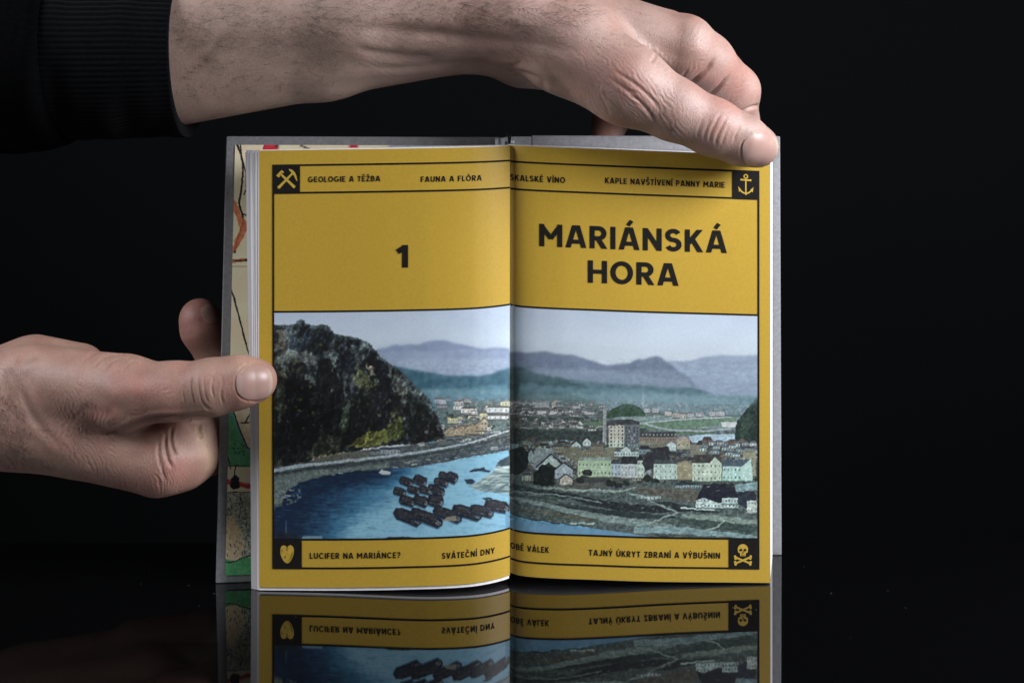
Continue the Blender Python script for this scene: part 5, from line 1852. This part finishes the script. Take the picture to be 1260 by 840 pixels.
# --- nails
def nail(limb, parent, root, tip, half_w, lift=.03, sq_=2.6, white=.11, sink=.45):
    """plate over the end of a finger: picture places of its root and tip, half width in px"""
    root, tip = np.array(root, float), np.array(tip, float)
    ax = tip - root; L = np.linalg.norm(ax); ax /= L; sd = np.array([-ax[1], ax[0]])
    nu, nv = 26, 26
    V, col = [], []
    S_, T_ = np.meshgrid(np.linspace(-1, 1, nu), np.linspace(-1, 1, nv), indexing='ij')
    # square to rounded outline
    r_ = np.maximum(np.abs(S_), np.abs(T_))
    n_ = (np.abs(S_)**sq_ + np.abs(T_)**sq_)**(1 / sq_) + 1e-9
    k = np.where(r_ > 0, r_ / n_, 1)
    U, W = S_ * k, T_ * k
    c = (root + tip) / 2
    px = c[0] + ax[0] * W * L / 2 + sd[0] * U * half_w
    py = c[1] + ax[1] * W * L / 2 + sd[1] * U * half_w
    px, py = px.ravel(), py.ravel()
    p = limb.hit(px, py)
    yc = limb.hit([c[0]], [c[1]])[0, 1]
    for _ in range(20):          # plate corners that would hang over the fingertip are drawn in
        bad = (np.abs(limb.sdf(p)) > .03) | (p[:, 1] > yc + .75)
        if not bad.any():
            break
        px = np.where(bad, px + (c[0] - px) * .07, px); py = np.where(bad, py + (c[1] - py) * .07, py)
        p[bad] = limb.hit(px[bad], py[bad])
    g, _ = limb.grad(p)
    top = p + g * (lift * (1 - .3 * r_.ravel()**4))[:, None]
    bot = p - g * .05
    w_ = W.ravel(); u_ = U.ravel()
    base = np.array([.29, .185, .152]); col = np.repeat(base[None], len(w_), 0)
    mid = np.exp(-((w_ + .1) / .7)**2)[:, None]
    col = col * (1 - .35 * mid) + np.array([.31, .19, .158]) * .35 * mid
    lun = smooth01((-.62 - w_ - .25 * u_**2) / .12)[:, None]
    col = col * (1 - .35 * lun) + np.array([.34, .27, .25]) * .35 * lun
    fe = smooth01((w_ - (1 - white * 2) + .30 * u_**2 * .6) / .10)[:, None]
    col = col * (1 - .55 * fe) + np.array([.36, .32, .25]) * .55 * fe
    Vall = np.vstack([top, bot]); o_ = nu * nv
    Fs = [tuple(f) for f in grid_faces(nu, nv)] + [tuple(f[::-1] + o_) for f in grid_faces(nu, nv)]
    for i in range(nu - 1):
        Fs.append((i * nv + o_, i * nv, (i + 1) * nv, (i + 1) * nv + o_))
        a, b_ = i * nv + nv - 1, (i + 1) * nv + nv - 1
        Fs.append((a, a + o_, b_ + o_, b_))
    for j in range(nv - 1):
        Fs.append((j, j + o_, j + 1 + o_, j + 1))
        a = (nu - 1) * nv + j
        Fs.append((a + 1, a + 1 + o_, a + o_, a))
    o = fix_normals(pp('fingernail', Vall, Fs, m_nail, parent, smooth=True, colors=np.vstack([col, col])))
    o.data.set_sharp_from_angle(angle=math.radians(50))
    return o


nail(A1, arm1, (291, 471), (335, 469.5), 20.5)
nail(A1, arm1, (264, 396), (251, 377), 9, white=.1)
nail(A2, arm2, (914, 188), (958, 184), 21, white=.10)


# --- hair on the forearms
def hair(limb, parent, regions, seed, label=None):
    q_ = np.random.RandomState(seed)
    cu = bpy.data.curves.new('arm_hair', 'CURVE')
    cu.dimensions = '3D'; cu.bevel_depth = .0032 * S; cu.bevel_resolution = 0; cu.resolution_u = 2
    for (x0, x1, y0, y1, n_, ang, spread, lmin, lmax) in regions:
        px = q_.uniform(x0, x1, int(n_ * 1.7)); py = q_.uniform(y0, y1, int(n_ * 1.7))
        p = limb.hit(px, py)
        d = limb.sdf(p)
        g, _ = limb.grad(p)
        for i in range(len(px)):
            if abs(d[i]) > .03:
                continue
            a_ = math.radians(ang + q_.normal(0, spread)); L = q_.uniform(lmin, lmax) * 1.2
            t_ = np.array([math.cos(a_), 0, -math.sin(a_)])
            t_ -= g[i] * (t_ @ g[i]); t_ /= np.linalg.norm(t_) + 1e-9
            sdv = np.cross(g[i], t_) * q_.normal(0, .35)
            sp = cu.splines.new('POLY'); sp.points.add(4)
            for k in range(5):
                s_ = k / 4
                w = p[i] + t_ * L * s_ + sdv * L * s_ * s_ + g[i] * (-.01 + L * .30 * s_ * (1 - .55 * s_))
                w = (w - PLOC) * S
                sp.points[k].co = (w[0], w[1], w[2], 1); sp.points[k].radius = 1 - .75 * s_
    cu.materials.append(m_hair)
    o = bpy.data.objects.new('arm_hair', cu)
    scene.collection.objects.link(o)
    o.parent = parent
    o['kind'] = 'stuff'
    return o


hair(A2, arm2, [(560, 720, 0, 34, 110, 20, 30, .35, .9), (380, 600, 0, 40, 170, 15, 35, .3, .8), (212, 400, 0, 60, 130, 10, 45, .25, .7), (590, 690, 20, 70, 90, 40, 20, .2, .55), (320, 560, 40, 80, 60, 10, 40, .2, .45), (215, 420, 20, 120, 220, 15, 50, .15, .4), (640, 800, 4, 60, 60, 15, 35, .12, .3)], 31)
hair(A1, arm1, [(-10, 30, 450, 572, 150, 60, 30, .2, .55), (0, 60, 520, 580, 60, 50, 30, .2, .4)], 32)


# --- the black sleeve with its ribbed cuff
m_rib, nt, b = material('black_ribbed_knit', 1.0, 0.04)
noise_tint(nt, b, (.0012, .0015, .002, 1), (.0028, .0032, .004, 1), 900, 4, bump=.5, bscale=1800, bdist=.0002)
b.inputs['Sheen Weight'].default_value = .02
m_jer, nt, b = material('black_jersey', 1.0, 0.03)
noise_tint(nt, b, (.0007, .0008, .001, 1), (.0015, .0017, .002, 1), 700, 4, bump=.5, bscale=1500, bdist=.0002)


def sleeve_tube(name, stations, nring, ribs, mat, parent, amp=.045):
    """stations: (x, zc, yc, rz, ry) in cm along the arm; ribs run along the arm"""
    xs = np.array([s_[0] for s_ in stations]); ser = [spl([(s_[0], s_[k]) for s_ in stations]) for k in range(1, 5)]
    n_ = 70
    X = np.linspace(xs[0], xs[-1], n_)
    th = np.linspace(0, 2 * math.pi, nring, endpoint=False)
    V = []
    for i, x in enumerate(X):
        zc, yc, rz, ry = [f(x) for f in ser]
        fo = .035 * math.sin(x * 4.1) * np.sin(th * 3 + x) + .03 * np.sin(x * 2.2 + th * 2)
        rb = amp * np.abs(np.sin(th * ribs / 2 + .1 * math.sin(x * 1.3))) if ribs else .05 * np.sin(th * 5 + x * 1.7)
        end = .0
        V.append(np.stack([x + .05 * np.sin(th * 2 + 1) + 0 * th, yc + (ry + fo + rb) * np.cos(th), zc + (rz + fo + rb) * np.sin(th)], 1))
    # roll the mouth inwards
    for k_, s_ in ((.04, .06), (.03, .16), (-.05, .30), (-.2, .62)):
        zc, yc, rz, ry = [f(xs[-1]) for f in ser]
        V.append(np.stack([xs[-1] + k_ + .05 * np.sin(th * 2 + 1), yc + (ry - s_) * np.cos(th), zc + (rz - s_) * np.sin(th)], 1))
    G_ = np.array(V)
    nu = len(G_)
    F = [(i * nring + j, (i + 1) * nring + j, (i + 1) * nring + (j + 1) % nring, i * nring + (j + 1) % nring) for i in range(nu - 1) for j in range(nring)]
    return fix_normals(pp(name, G_.reshape(-1, 3), F, mat, parent, smooth=True))


zc = lambda py, y=0: CH - (py - HY) * (CD + y) / FPX
slv = sleeve_tube('sleeve', [(XX(-140, -2), zc(64), .55, 4.1, 4.2), (XX(20, -2), zc(64), .55, 3.58, 4.0), (XX(46, -2), zc(64), .55, 3.45, 3.95), (XX(55, -2), zc(64), .55, 3.34, 3.75), (XX(59, -2), zc(64), .55, 3.1, 3.4)], 160, 0, m_jer, person)
slv['label'] = 'black jersey sleeve with a ribbed cuff'
cuff = sleeve_tube('cuff', [(XX(44, -2), zc(64), .55, 3.0, 3.4), (XX(64, -2), zc(64), .55, 3.14, 3.5), (XX(110, -2), zc(64), .55, 3.13, 3.5), (XX(180, -2), zc(64), .55, 3.06, 3.4), (XX(211, -2), zc(64), .55, 3.0, 3.3)], 640, 100, m_rib, slv)
